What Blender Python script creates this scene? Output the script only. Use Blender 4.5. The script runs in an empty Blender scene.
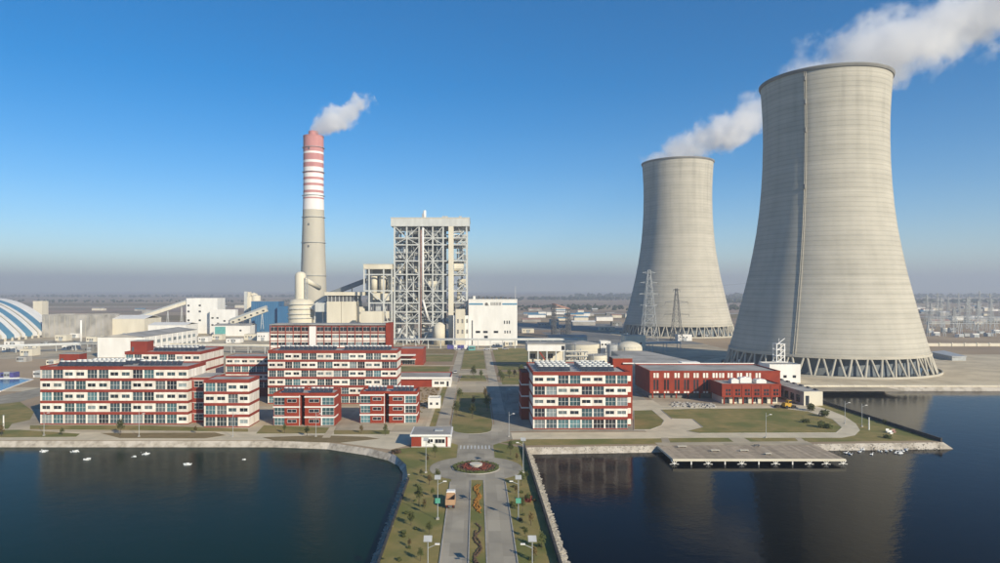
import bpy, math, random
from mathutils import Vector, geometry
from math import sin, cos, pi, radians, sqrt, atan2
random.seed(7)
R = random.random
def rr(a, b): return a + (b - a) * random.random()

# ------------------------------------------------------------------ camera, sky, sun, exposure
F, UX, VY, H = 676.0, 476.0, 290.0, 45.0     # focal length (px), vanishing point (px), camera height (m)
sc = bpy.context.scene
col = sc.collection
cam_d = bpy.data.cameras.new('camera'); cam = bpy.data.objects.new('camera', cam_d); col.objects.link(cam)
cam.location = (0, 0, H); cam.rotation_euler = (radians(90), 0, 0)
cam_d.sensor_width = 36; cam_d.lens = 36 * F / 1000
cam_d.shift_x = (500 - UX) / 1000; cam_d.shift_y = (VY - 281.5) / 1000
cam_d.clip_start = 1; cam_d.clip_end = 60000
sc.camera = cam
SUN_EL, SUN_BEAR = radians(24), radians(143)          # bearing clockwise from +Y
world = bpy.data.worlds.new('World'); sc.world = world; world.use_nodes = True
wn = world.node_tree.nodes; wl = world.node_tree.links
sky = wn.new('ShaderNodeTexSky'); sky.sky_type = 'NISHITA'; sky.sun_disc = False
sky.sun_elevation = SUN_EL; sky.sun_rotation = SUN_BEAR
sky.altitude = 0; sky.air_density = 0.75; sky.dust_density = 0.0; sky.ozone_density = 1.5
wn['Background'].inputs['Strength'].default_value = 0.112
hs = wn.new('ShaderNodeHueSaturation'); hs.inputs['Saturation'].default_value = 1.53
wl.new(sky.outputs['Color'], hs.inputs['Color']); wl.new(hs.outputs['Color'], wn['Background'].inputs['Color'])
sd = bpy.data.lights.new('sun', 'SUN'); so = bpy.data.objects.new('sun', sd); col.objects.link(so)
sd.energy = 5.0; sd.angle = radians(0.5); sd.color = (1.0, 0.89, 0.69)
sdir = Vector((sin(SUN_BEAR) * cos(SUN_EL), cos(SUN_BEAR) * cos(SUN_EL), sin(SUN_EL)))
so.rotation_euler = sdir.to_track_quat('Z', 'Y').to_euler(); so.location = (200, -200, 300)
sc.view_settings.view_transform = 'Standard'; sc.view_settings.look = 'None'
sc.view_settings.exposure = 0.33; sc.view_settings.gamma = 1.0; sc.view_settings.use_curve_mapping = False
sc.render.engine = 'CYCLES'
sc.cycles.volume_bounces = 6; sc.cycles.max_bounces = 10; sc.cycles.volume_max_steps = 256
sc.cycles.use_denoising = True

# ------------------------------------------------------------------ materials
M = {}
def pmat(name, c1, c2=None, scale=0.3, rough=0.85, bump=0.0, bscale=None, spec=0.3, metal=0.0, detail=5, bdist=0.05, vstretch=1.0, c3=None, scale3=0.03, rand=0.0, slab=None):
    m = bpy.data.materials.new(name); m.use_nodes = True
    n, l = m.node_tree.nodes, m.node_tree.links
    b = n['Principled BSDF']; b.inputs['Roughness'].default_value = rough
    b.inputs['Specular IOR Level'].default_value = spec; b.inputs['Metallic'].default_value = metal
    g = n.new('ShaderNodeNewGeometry'); src = g.outputs['Position']
    if vstretch != 1.0:
        vm = n.new('ShaderNodeVectorMath'); vm.operation = 'MULTIPLY'; vm.inputs[1].default_value = (1, 1, vstretch)
        l.new(src, vm.inputs[0]); src = vm.outputs[0]
    if c2 is None: c2 = tuple(x * 0.82 for x in c1)
    t = n.new('ShaderNodeTexNoise'); t.inputs['Scale'].default_value = scale; t.inputs['Detail'].default_value = detail
    l.new(src, t.inputs['Vector'])
    r = n.new('ShaderNodeMapRange'); r.inputs[1].default_value = 0.32; r.inputs[2].default_value = 0.68
    l.new(t.outputs['Fac'], r.inputs[0])
    mx = n.new('ShaderNodeMix'); mx.data_type = 'RGBA'; mx.inputs[6].default_value = (*c1, 1); mx.inputs[7].default_value = (*c2, 1)
    l.new(r.outputs[0], mx.inputs[0]); out = mx.outputs[2]
    if c3 is not None:
        t3 = n.new('ShaderNodeTexNoise'); t3.inputs['Scale'].default_value = scale3; t3.inputs['Detail'].default_value = 6
        l.new(src, t3.inputs['Vector'])
        r3 = n.new('ShaderNodeMapRange'); r3.inputs[1].default_value = 0.44; r3.inputs[2].default_value = 0.6
        l.new(t3.outputs['Fac'], r3.inputs[0])
        m3 = n.new('ShaderNodeMix'); m3.data_type = 'RGBA'; m3.inputs[7].default_value = (*c3, 1)
        l.new(out, m3.inputs[6]); l.new(r3.outputs[0], m3.inputs[0]); out = m3.outputs[2]
    if slab:
        dv = n.new('ShaderNodeVectorMath'); dv.operation = 'DIVIDE'; dv.inputs[1].default_value = (slab[0], slab[1], 1e6); l.new(g.outputs['Position'], dv.inputs[0])
        fv = n.new('ShaderNodeVectorMath'); fv.operation = 'FLOOR'; l.new(dv.outputs[0], fv.inputs[0])
        wz = n.new('ShaderNodeTexWhiteNoise'); wz.noise_dimensions = '3D'; l.new(fv.outputs[0], wz.inputs['Vector'])
        rz = n.new('ShaderNodeMapRange'); rz.inputs[3].default_value = .86; rz.inputs[4].default_value = 1.1; l.new(wz.outputs['Value'], rz.inputs[0])
        vs = n.new('ShaderNodeVectorMath'); vs.operation = 'SCALE'; l.new(out, vs.inputs[0]); l.new(rz.outputs[0], vs.inputs['Scale']); out = vs.outputs[0]
    if rand:
        oi = n.new('ShaderNodeObjectInfo'); rm = n.new('ShaderNodeMapRange')
        rm.inputs[3].default_value = 1 - rand; rm.inputs[4].default_value = 1 + rand
        l.new(oi.outputs['Random'], rm.inputs[0])
        vm2 = n.new('ShaderNodeVectorMath'); vm2.operation = 'SCALE'; l.new(out, vm2.inputs[0]); l.new(rm.outputs[0], vm2.inputs['Scale']); out = vm2.outputs[0]
    l.new(out, b.inputs['Base Color'])
    if bump:
        tb = n.new('ShaderNodeTexNoise'); tb.inputs['Scale'].default_value = bscale or scale * 4; tb.inputs['Detail'].default_value = 6
        l.new(src, tb.inputs['Vector'])
        bp = n.new('ShaderNodeBump'); bp.inputs['Strength'].default_value = bump; bp.inputs['Distance'].default_value = bdist
        l.new(tb.outputs['Fac'], bp.inputs['Height']); l.new(bp.outputs['Normal'], b.inputs['Normal'])
    M[name] = m
    return m
pmat('earth', (.46, .345, .22), (.35, .26, .165), .02, .95, .4, .5, c3=(.27, .195, .13), scale3=.004)
pmat('grass', (.31, .235, .085), (.205, .18, .055), .30, .95, .6, 3.0, bdist=.10, c3=(.155, .16, .042), scale3=.07)
pmat('grass_green', (.20, .185, .055), (.135, .14, .038), .4, .95, .6, 3.0, bdist=.10, c3=(.27, .21, .08), scale3=.09)
pmat('dry_grass', (.26, .19, .095), (.18, .14, .062), .3, .95, .5, 3.0, bdist=.1)
pmat('asphalt', (.355, .315, .245), (.275, .245, .19), .25, .9, .25, 4, c3=(.39, .345, .265), scale3=.06, slab=(2.3, 6.0))
pmat('concrete_road', (.43, .38, .29), (.34, .30, .235), .22, .9, .2, 4, c3=(.47, .41, .31), scale3=.05, slab=(4.2, 7.0))
pmat('paving', (.55, .46, .32), (.43, .36, .25), .25, .92, .3, 4, c3=(.60, .51, .36), scale3=.06)
pmat('paving_grey', (.44, .37, .265), (.33, .28, .205), .2, .92, .3, 4, c3=(.51, .43, .30), scale3=.03, slab=(9, 9))
pmat('path_pale', (.63, .545, .39), (.50, .435, .31), .25, .92, .3, 4, c3=(.66, .57, .41), scale3=.08)
pmat('kerb', (.42, .40, .36), (.32, .30, .27), .8, .9)
pmat('line', (.62, .62, .58), (.42, .42, .40), 1.5, .8)
pmat('revetment', (.46, .41, .335), (.28, .245, .20), .9, .95, .8, 1.6, bdist=.25, c3=(.52, .47, .40), scale3=.3)
pmat('stone', (.42, .385, .325), (.27, .245, .205), .8, .95, .4, 5, rand=.25)
pmat('darkwall', (.075, .07, .066), (.045, .043, .04), .6, .9)
pmat('red', (.275, .044, .026), (.215, .035, .021), .22, .8, .15, 3)
pmat('redbrick', (.285, .043, .020), (.225, .033, .016), .35, .85, .2, 3)
pmat('white', (.80, .785, .75), (.70, .685, .65), .25, .75, vstretch=.3)
pmat('white_panel', (.84, .79, .71), (.76, .71, .64), .35, .7, vstretch=.3, rand=.07, c3=(.66, .61, .54), scale3=.5)
pmat('cream', (.70, .65, .53), (.58, .535, .43), .12, .8, vstretch=.25)
pmat('cream_steel', (.57, .58, .56), (.46, .47, .455), .3, .6, vstretch=.3)
pmat('steel', (.44, .45, .45), (.33, .34, .34), .4, .5, spec=.5)
pmat('dark_steel', (.12, .125, .135), (.08, .085, .095), .4, .6)
pmat('galv', (.40, .42, .43), (.32, .34, .35), .6, .5, spec=.5)
pmat('roofgrey', (.36, .345, .315), (.25, .24, .22), .18, .92, .3, 2, c3=(.42, .40, .37), scale3=.08)
pmat('roofdark', (.17, .165, .155), (.12, .115, .11), .2, .9)
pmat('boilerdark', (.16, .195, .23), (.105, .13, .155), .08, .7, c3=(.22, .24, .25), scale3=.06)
pmat('blue', (.045, .165, .33), (.035, .125, .26), .12, .6, vstretch=.2)
pmat('blueband', (.11, .27, .40), (.085, .22, .34), .2, .6)
pmat('teal', (.13, .40, .38), (.10, .31, .30), .4, .6)
pmat('purple', (.10, .09, .30), (.07, .07, .22), .4, .6)
pmat('concrete', (.50, .465, .385), (.40, .375, .315), .06, .9, .1, 1.0, vstretch=.3)
pmat('concrete_dark', (.24, .235, .22), (.17, .165, .155), .1, .9)
pmat('ch_white', (.80, .76, .74), (.70, .66, .64), .2, .8, vstretch=.2)
pmat('ch_red', (.50, .235, .225), (.43, .19, .185), .2, .8, vstretch=.2)
pmat('solar', (.055, .065, .085), (.035, .04, .055), .5, .22, spec=.6)
pmat('tank_white', (.70, .71, .70), (.6, .61, .6), .6, .45)
pmat('wood', (.46, .37, .265), (.33, .265, .19), .5, .85, .3, 2, rand=.15)
pmat('leaf', (.105, .115, .035), (.065, .08, .025), .8, .9, rand=.35)
pmat('leaf_dry', (.16, .11, .04), (.10, .075, .03), .8, .9, rand=.3)
pmat('leaf_red', (.20, .03, .025), (.13, .025, .02), .8, .9)
pmat('bark', (.10, .075, .055), (.06, .045, .035), 2, .9)
pmat('flower_orange', (.36, .16, .03), (.22, .11, .02), 1.2, .9, .8, 3, bdist=.2)
pmat('flower_red', (.21, .04, .03), (.11, .05, .03), .9, .9, .8, 3, bdist=.2)
pmat('flower_brown', (.12, .075, .05), (.07, .05, .03), .9, .9, .8, 3, bdist=.2)
pmat('truck_tan', (.45, .29, .17), (.36, .22, .13), .8, .6)
pmat('yellow', (.55, .33, .04), (.45, .26, .03), .8, .5)
pmat('rubber', (.03, .03, .03), (.02, .02, .02), 2, .9)
pmat('farwood', (.05, .06, .035), (.035, .042, .028), .05, .95)
pmat('carpaint', (.55, .55, .56), (.5, .5, .51), .5, .3, spec=.5, rand=.5)
pmat('sign_green', (.10, .35, .25), (.08, .3, .22), 1, .5)
pmat('foam', (.85, .87, .88), (.7, .73, .75), 2, .7)
pmat('bird_white', (.80, .80, .78), (.7, .7, .68), 4, .8)
pmat('rubble', (.60, .57, .52), (.42, .40, .37), 1.5, .9, rand=.3)
pmat('pinkroof', (.42, .25, .20), (.34, .2, .165), .1, .8)

def glassmat(name, c, rough=.12, rand=.5):
    m = pmat(name, c, tuple(x * .6 for x in c), .4, rough, spec=.5, rand=rand); return m
glassmat('glass', (.055, .085, .10)); glassmat('glass_teal', (.085, .17, .19), .15); glassmat('glass_dark', (.03, .035, .045)); glassmat('glass_pale', (.22, .26, .27), .2)
GL = ['glass', 'glass', 'glass_teal', 'glass', 'glass_dark', 'glass_teal', 'glass_pale']

def shell_material():
    m = bpy.data.materials.new('tower_shell'); m.use_nodes = True
    n, l = m.node_tree.nodes, m.node_tree.links; b = n['Principled BSDF']
    b.inputs['Roughness'].default_value = .92; b.inputs['Specular IOR Level'].default_value = .2
    g = n.new('ShaderNodeNewGeometry'); sx = n.new('ShaderNodeSeparateXYZ'); l.new(g.outputs['Position'], sx.inputs[0])
    def math_(op, a, v=None, v2=None):
        q = n.new('ShaderNodeMath'); q.operation = op
        if isinstance(a, (int, float)): q.inputs[0].default_value = a
        else: l.new(a, q.inputs[0])
        if v is not None:
            if isinstance(v, (int, float)): q.inputs[1].default_value = v
            else: l.new(v, q.inputs[1])
        if v2 is not None: q.inputs[2].default_value = v2
        return q.outputs[0]
    lift = math_('DIVIDE', sx.outputs['Z'], 2.6)
    fl = math_('FLOOR', lift); fr = math_('FRACT', lift)
    wnz = n.new('ShaderNodeTexWhiteNoise'); wnz.noise_dimensions = '1D'; l.new(fl, wnz.inputs['W'])
    groove = math_('LESS_THAN', math_('ABSOLUTE', math_('SUBTRACT', fr, .5)), .10)
    vm = n.new('ShaderNodeVectorMath'); vm.operation = 'MULTIPLY'; vm.inputs[1].default_value = (.5, .5, .02); l.new(g.outputs['Position'], vm.inputs[0])
    st = n.new('ShaderNodeTexNoise'); st.inputs['Scale'].default_value = .35; st.inputs['Detail'].default_value = 5; l.new(vm.outputs[0], st.inputs['Vector'])
    vm2 = n.new('ShaderNodeVectorMath'); vm2.operation = 'MULTIPLY'; vm2.inputs[1].default_value = (.12, .12, .5); l.new(g.outputs['Position'], vm2.inputs[0])
    st2 = n.new('ShaderNodeTexNoise'); st2.inputs['Scale'].default_value = .5; st2.inputs['Detail'].default_value = 4; l.new(vm2.outputs[0], st2.inputs['Vector'])
    s = math_('ADD', math_('MULTIPLY', wnz.outputs['Value'], .22), math_('MULTIPLY', st.outputs['Fac'], .42))
    s = math_('ADD', s, math_('MULTIPLY', st2.outputs['Fac'], .5))
    s = math_('SUBTRACT', s, math_('MULTIPLY', groove, .22))
    vm4 = n.new('ShaderNodeVectorMath'); vm4.operation = 'MULTIPLY'; vm4.inputs[1].default_value = (.22, .22, .012); l.new(g.outputs['Position'], vm4.inputs[0])
    st4 = n.new('ShaderNodeTexNoise'); st4.inputs['Scale'].default_value = 1.0; st4.inputs['Detail'].default_value = 6; l.new(vm4.outputs[0], st4.inputs['Vector'])
    up = n.new('ShaderNodeMapRange'); up.inputs[1].default_value = 95; up.inputs[2].default_value = 170; l.new(sx.outputs['Z'], up.inputs[0])
    thr = n.new('ShaderNodeMapRange'); thr.inputs[1].default_value = .5; thr.inputs[2].default_value = .72; l.new(st4.outputs['Fac'], thr.inputs[0])
    s = math_('SUBTRACT', s, math_('MULTIPLY', math_('MULTIPLY', thr.outputs[0], math_('ADD', up.outputs[0], .25)), .36))
    mx = n.new('ShaderNodeMix'); mx.data_type = 'RGBA'; mx.inputs[6].default_value = (.31, .295, .25, 1); mx.inputs[7].default_value = (.555, .52, .445, 1)
    l.new(s, mx.inputs[0]); l.new(mx.outputs[2], b.inputs['Base Color'])
    bp = n.new('ShaderNodeBump'); bp.inputs['Strength'].default_value = .5; bp.inputs['Distance'].default_value = .12
    l.new(math_('SUBTRACT', 1.0, groove), bp.inputs['Height']); l.new(bp.outputs['Normal'], b.inputs['Normal'])
    M['tower_shell'] = m
shell_material()

def water_material(name, c, rough, bump, sc1, sc2, spec=.3):
    m = bpy.data.materials.new(name); m.use_nodes = True
    n, l = m.node_tree.nodes, m.node_tree.links; b = n['Principled BSDF']
    b.inputs['Base Color'].default_value = (*c, 1); b.inputs['Roughness'].default_value = rough; b.inputs['IOR'].default_value = 1.33
    b.inputs['Specular IOR Level'].default_value = spec
    g = n.new('ShaderNodeNewGeometry')
    t1 = n.new('ShaderNodeTexNoise'); t1.inputs['Scale'].default_value = sc1; t1.inputs['Detail'].default_value = 4
    t2 = n.new('ShaderNodeTexNoise'); t2.inputs['Scale'].default_value = sc2; t2.inputs['Detail'].default_value = 3
    vm = n.new('ShaderNodeVectorMath'); vm.operation = 'MULTIPLY'; vm.inputs[1].default_value = (1.0, 1.7, 1); l.new(g.outputs['Position'], vm.inputs[0])
    l.new(vm.outputs[0], t1.inputs['Vector']); l.new(g.outputs['Position'], t2.inputs['Vector'])
    ad = n.new('ShaderNodeMath'); ad.operation = 'MULTIPLY_ADD'; ad.inputs[1].default_value = .5
    l.new(t1.outputs['Fac'], ad.inputs[0]); l.new(t2.outputs['Fac'], ad.inputs[2])
    bp = n.new('ShaderNodeBump'); bp.inputs['Strength'].default_value = 1; bp.inputs['Distance'].default_value = bump
    l.new(ad.outputs[0], bp.inputs['Height']); l.new(bp.outputs['Normal'], b.inputs['Normal'])
    M[name] = m
water_material('water_rippled', (.002, .019, .010), .20, .055, .8, .22, .06)
water_material('water_calm', (.0002, .0008, .001), .09, .04, .8, .25, .075)
water_material('water_basin', (.05, .16, .28), .12, .03, 1.1, .35)

# ------------------------------------------------------------------ mesh helpers
class MB:
    def __init__(s): s.v, s.f, s.m = [], [], []
    def quadface(s, pts, m=0):
        i = len(s.v); s.v += [tuple(p) for p in pts]; s.f.append(tuple(range(i, i + len(pts)))); s.m.append(m); return s
    def box(s, x0, x1, y0, y1, z0, z1, m=0):
        if x0 > x1: x0, x1 = x1, x0
        if y0 > y1: y0, y1 = y1, y0
        i = len(s.v)
        s.v += [(x0, y0, z0), (x1, y0, z0), (x1, y1, z0), (x0, y1, z0), (x0, y0, z1), (x1, y0, z1), (x1, y1, z1), (x0, y1, z1)]
        for q in ((3, 2, 1, 0), (4, 5, 6, 7), (0, 1, 5, 4), (1, 2, 6, 5), (2, 3, 7, 6), (3, 0, 4, 7)):
            s.f.append(tuple(i + k for k in q)); s.m.append(m)
        return s
    def tube(s, p, q, r0, r1=None, n=6, m=0, cap=True):
        if r1 is None: r1 = r0
        p, q = Vector(p), Vector(q); d = (q - p)
        if d.length < 1e-6: return s
        d.normalize()
        a = Vector((0, 0, 1)) if abs(d.z) < .95 else Vector((1, 0, 0))
        e1 = d.cross(a).normalized(); e2 = d.cross(e1)
        i = len(s.v); off = pi / n
        for c, r in ((p, r0), (q, r1)):
            for k in range(n):
                t = 2 * pi * k / n + off; s.v.append(tuple(c + e1 * (r * cos(t)) + e2 * (r * sin(t))))
        for k in range(n):
            s.f.append((i + k, i + (k + 1) % n, i + n + (k + 1) % n, i + n + k)); s.m.append(m)
        if cap:
            s.f.append(tuple(i + k for k in reversed(range(n)))); s.m.append(m)
            s.f.append(tuple(i + n + k for k in range(n))); s.m.append(m)
        return s
    def bar(s, p, q, w, m=0): return s.tube(p, q, w * .7071, n=4, m=m)
    def lathe(s, prof, n=32, c=(0, 0), m=0, a0=0, a1=2 * pi):
        full = abs(a1 - a0 - 2 * pi) < 1e-6; cnt = n if full else n + 1
        i = len(s.v)
        for r, z in prof:
            for k in range(cnt):
                t = a0 + (a1 - a0) * k / n; s.v.append((c[0] + r * cos(t), c[1] + r * sin(t), z))
        for j in range(len(prof) - 1):
            for k in range(n):
                k2 = (k + 1) % cnt
                s.f.append((i + j * cnt + k, i + j * cnt + k2, i + (j + 1) * cnt + k2, i + (j + 1) * cnt + k)); s.m.append(m)
        return s
    def cyl(s, x, y, z0, z1, r0, r1=None, n=20, m=0):
        r1 = r0 if r1 is None else r1
        return s.lathe([(0.001, z0), (r0, z0), (r1, z1), (0.001, z1)], n, (x, y), m)
    def prism(s, pts, z0, z1, m=0):
        n = len(pts); i = len(s.v)
        area = sum(pts[k][0] * pts[(k + 1) % n][1] - pts[(k + 1) % n][0] * pts[k][1] for k in range(n))
        if area < 0: pts = list(reversed(pts))
        s.v += [(p[0], p[1], z0) for p in pts] + [(p[0], p[1], z1) for p in pts]
        tr = geometry.tessellate_polygon([[Vector((p[0], p[1], 0)) for p in pts]])
        for t in tr:
            a, b, c = t
            cr = (pts[b][0] - pts[a][0]) * (pts[c][1] - pts[a][1]) - (pts[c][0] - pts[a][0]) * (pts[b][1] - pts[a][1])
            if cr < 0: a, b, c = a, c, b
            s.f.append((i + n + a, i + n + b, i + n + c)); s.m.append(m)
            s.f.append((i + a, i + c, i + b)); s.m.append(m)
        for k in range(n):
            k2 = (k + 1) % n; s.f.append((i + k, i + k2, i + n + k2, i + n + k)); s.m.append(m)
        return s
    def blob(s, c, r, m=0, sub=0, jit=.25, sz=1.0):
        t = (1 + 5 ** .5) / 2
        vs = [(-1, t, 0), (1, t, 0), (-1, -t, 0), (1, -t, 0), (0, -1, t), (0, 1, t), (0, -1, -t), (0, 1, -t), (t, 0, -1), (t, 0, 1), (-t, 0, -1), (-t, 0, 1)]
        fs = [(0, 11, 5), (0, 5, 1), (0, 1, 7), (0, 7, 10), (0, 10, 11), (1, 5, 9), (5, 11, 4), (11, 10, 2), (10, 7, 6), (7, 1, 8), (3, 9, 4), (3, 4, 2), (3, 2, 6), (3, 6, 8), (3, 8, 9), (4, 9, 5), (2, 4, 11), (6, 2, 10), (8, 6, 7), (9, 8, 1)]
        i = len(s.v)
        for v in vs:
            k = r / 1.902 * (1 + rr(-jit, jit)); s.v.append((c[0] + v[0] * k, c[1] + v[1] * k, c[2] + v[2] * k * sz))
        for q in fs: s.f.append(tuple(i + k for k in q)); s.m.append(m)
        return s
    def mesh(s, name, mats, origin=(0, 0, 0), smooth=False):
        me = bpy.data.meshes.new(name)
        ox, oy, oz = origin
        me.from_pydata([(a - ox, b - oy, c - oz) for a, b, c in s.v], [], s.f)
        if isinstance(mats, str): mats = [mats]
        for q in mats: me.materials.append(M[q])
        if len(mats) > 1: me.polygons.foreach_set('material_index', s.m)
        if smooth: me.polygons.foreach_set('use_smooth', [True] * len(me.polygons))
        me.update(); return me

WP = {}
def reg(o, w): WP[o.name] = Vector(w)
def tag(o, label, cat, group=None, kind=None):
    if label: o['label'] = label
    if cat: o['category'] = cat
    if group: o['group'] = group
    if kind: o['kind'] = kind
    return o
def thing(name, label, cat, loc, group=None, rz=0):
    o = bpy.data.objects.new(name, None); col.objects.link(o); o.location = loc; o.rotation_euler = (0, 0, rz)
    o.empty_display_size = .5
    reg(o, loc); return tag(o, label, cat, group)
def part(name, mb, mats, parent, smooth=False, label=None, kind=None):
    """mb in world coordinates (or in the thing's own frame when the parent is rotated: use lpart)."""
    w = WP[parent.name]; me = mb.mesh(name, mats, w, smooth)
    o = bpy.data.objects.new(name, me); col.objects.link(o); o.parent = parent; reg(o, w)
    if label: o['label'] = label
    if kind: o['kind'] = kind
    return o
def lpart(name, mb, mats, parent, smooth=False):
    o = bpy.data.objects.new(name, mb.mesh(name, mats, (0, 0, 0), smooth)); col.objects.link(o); o.parent = parent; reg(o, WP[parent.name]); return o
def inst(name, me, parent, w, rot=None, mat=None):
    o = bpy.data.objects.new(name, me); col.objects.link(o); o.parent = parent; w = Vector(w); o.location = w - WP[parent.name]; reg(o, w)
    if rot: o.rotation_euler = rot
    if mat is not None: o.material_slots[0].link = 'OBJECT'; o.material_slots[0].material = M[mat]
    return o
def single(name, mb, mats, label, cat, loc=(0, 0, 0), group=None, kind=None, smooth=False):
    o = bpy.data.objects.new(name, mb.mesh(name, mats, loc, smooth)); o.location = loc; col.objects.link(o); reg(o, loc)
    return tag(o, label, cat, group, kind)
def copy_tree(o, parent=None):
    c = o.copy(); col.objects.link(c); c.parent = parent
    for ch in list(o.children): copy_tree(ch, c)
    return c
def struct(name, mb, mats, smooth=False): return single(name, mb, mats, None, None, kind='structure', smooth=smooth)

def GY(v): return F * H / (v - VY)
def G(u, v):
    Y = GY(v); return ((u - UX) * Y / F, Y)
def XA(u, Y): return (u - UX) * Y / F
def ZA(v, Y): return H - (v - VY) * Y / F
ORD = ['nearest', 'second nearest', 'third nearest', 'fourth nearest', 'fifth nearest', 'sixth nearest', 'seventh nearest', 'eighth nearest', 'ninth nearest', 'tenth nearest', 'eleventh nearest', 'farthest']

# ------------------------------------------------------------------ ground, ponds, roads, lawns
WZ = -1.6
FAR = 14000
pond_l = [(-900, 201.5), (-60, 201.5), (-43, 199), (-30, 191.5), (-23, 185.5), (-19.3, 179.5), (-17.2, 172), (-16.3, 161), (-16.2, 130), (-16.1, -250), (-900, -250)]
pond_r = [(14, 193), (52, 195.5), (100, 197.5), (138, 199.5), (138, 313), (700, 313), (700, -250), (13.8, -250)]
def ground():
    mb = MB()
    outer = [(-FAR, -1500), (FAR, -1500), (FAR, FAR), (-FAR, FAR)]
    loops = [outer, pond_l, pond_r]
    pts = [p for lp in loops for p in lp]
    tr = geometry.tessellate_polygon([[Vector((p[0], p[1], 0)) for p in lp] for lp in loops])
    mb.v = [(p[0], p[1], 0) for p in pts]
    for a, b, c in tr:
        cr = (pts[b][0] - pts[a][0]) * (pts[c][1] - pts[a][1]) - (pts[c][0] - pts[a][0]) * (pts[b][1] - pts[a][1])
        mb.f.append((a, b, c) if cr > 0 else (a, c, b)); mb.m.append(0)
    return struct('ground', mb, 'earth')
gr = ground()
def inset(loop, d):
    n = len(loop)
    area = sum(loop[k][0] * loop[(k + 1) % n][1] - loop[(k + 1) % n][0] * loop[k][1] for k in range(n))
    sg = 1 if area > 0 else -1; out = []
    for k in range(n):
        p0, p1, p2 = Vector(loop[k - 1]), Vector(loop[k]), Vector(loop[(k + 1) % n])
        d1 = (p1 - p0).normalized(); d2 = (p2 - p1).normalized()
        n1 = Vector((-d1.y, d1.x)) * sg; n2 = Vector((-d2.y, d2.x)) * sg
        b = (n1 + n2); b = b / max(.3, b.length_squared) * 2
        out.append(tuple(p1 + b * d))
    return out
def pond(loop, run, mat):
    ins = inset(loop, run); mb = MB(); n = len(loop)
    mb.v = [(p[0], p[1], .0) for p in loop] + [(p[0], p[1], WZ - .6) for p in ins]
    for k in range(n):
        k2 = (k + 1) % n; mb.f.append((k, k2, n + k2, n + k)); mb.m.append(0)
    b = struct('bank', mb, 'revetment')
    mw = MB(); tr = geometry.tessellate_polygon([[Vector((p[0], p[1], 0)) for p in loop]])
    mw.v = [(p[0], p[1], WZ) for p in loop]
    for a, bb, c in tr:
        cr = (loop[bb][0] - loop[a][0]) * (loop[c][1] - loop[a][1]) - (loop[c][0] - loop[a][0]) * (loop[bb][1] - loop[a][1])
        mw.f.append((a, bb, c) if cr > 0 else (a, c, bb)); mw.m.append(0)
    struct('pond', mw, mat); return b
bank_l = pond(pond_l, 1.9, 'water_rippled')
bank_r = pond(pond_r, 2.4, 'water_calm')
def stones(parent, a, b, nrm, run, count, s0, s1):
    mb = MB(); a, b, nrm = Vector(a), Vector(b), Vector(nrm)
    for _ in range(count):
        t = R(); q = R(); p = a.lerp(b, t) + nrm * (run * q)
        mb.blob((p.x, p.y, -q * 2.2 + .05), rr(s0, s1), jit=.35, sz=.6)
    return part('riprap', mb, 'stone', parent, kind='stuff')
stones(bank_l, (-16.15, 60), (-16.3, 165), (-1, 0), 1.9, 1100, .25, .5)
stones(bank_r, (13.95, 60), (14.0, 192), (1, 0), 2.4, 1300, .22, .48)
stones(bank_r, (15, 193.2), (52, 195.6), (0, -1), 2.2, 500, .12, .28)
stones(bank_r, (98, 197.4), (137, 199.5), (0, -1), 2.6, 260, .08, .2)

ZL = {}
def sheet(name, pts, z, mat, th=0.0):
    mb = MB(); mb.prism(pts, z - max(th, .02), z); return struct(name, mb, mat)
def PX(l): return [G(u, v) for u, v in l]
def rect(x0, x1, y0, y1): return [(x0, y0), (x1, y0), (x1, y1), (x0, y1)]
def arc(cx, cy, r, a0, a1, n=16): return [(cx + r * cos(radians(a0 + (a1 - a0) * k / n)), cy + r * sin(radians(a0 + (a1 - a0) * k / n))) for k in range(n + 1)]

# causeway
sheet('lawn', [(-16.1, -240), (13.6, -240), (13.8, 192), (6, 199), (-7, 199), (-24, 190), (-21.5, 183), (-18, 174), (-16.2, 161)], .03, 'grass')
RB = (0.0, 170.5)
ring = arc(RB[0], RB[1], 11.7, 0, 360, 48)[:-1]
def causeway_road():
    lanes = [('left', -5.9, -1.35), ('right', 1.9, 6.75)]
    o = None
    for nm, a, b in lanes:
        o = sheet('road', rect(a, b, -240, 162), .06, 'asphalt')
        k = MB(); e = a - .22 if nm == 'left' else b
        k.box(e, e + .22, -240, 158, .0, .17); part('kerb', k, 'kerb', o)
        k = MB(); e = b if nm == 'left' else a - .22
        k.box(e, e + .22, -240, 159.5, .0, .17); part('kerb', k, 'kerb', o)
    return o
causeway_road()
sheet('roundabout_road', ring, .072, 'asphalt')
sheet('road', [(-5.2, 178), (5.0, 178), (5.0, 196), (11, 204), (11, 214), (-13.5, 214), (-13.5, 206), (-5.2, 196)], .065, 'asphalt')
mb = MB()
for k in range(9): mb.box(-4.6 + k * 1.02, -4.15 + k * 1.02, 191.0, 195.2, .068, .074)
struct('crosswalk', mb, 'line')
# median between the lanes
sheet('lawn', rect(-1.12, 1.68, -240, 159.6), .10, 'grass', .1)
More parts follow.
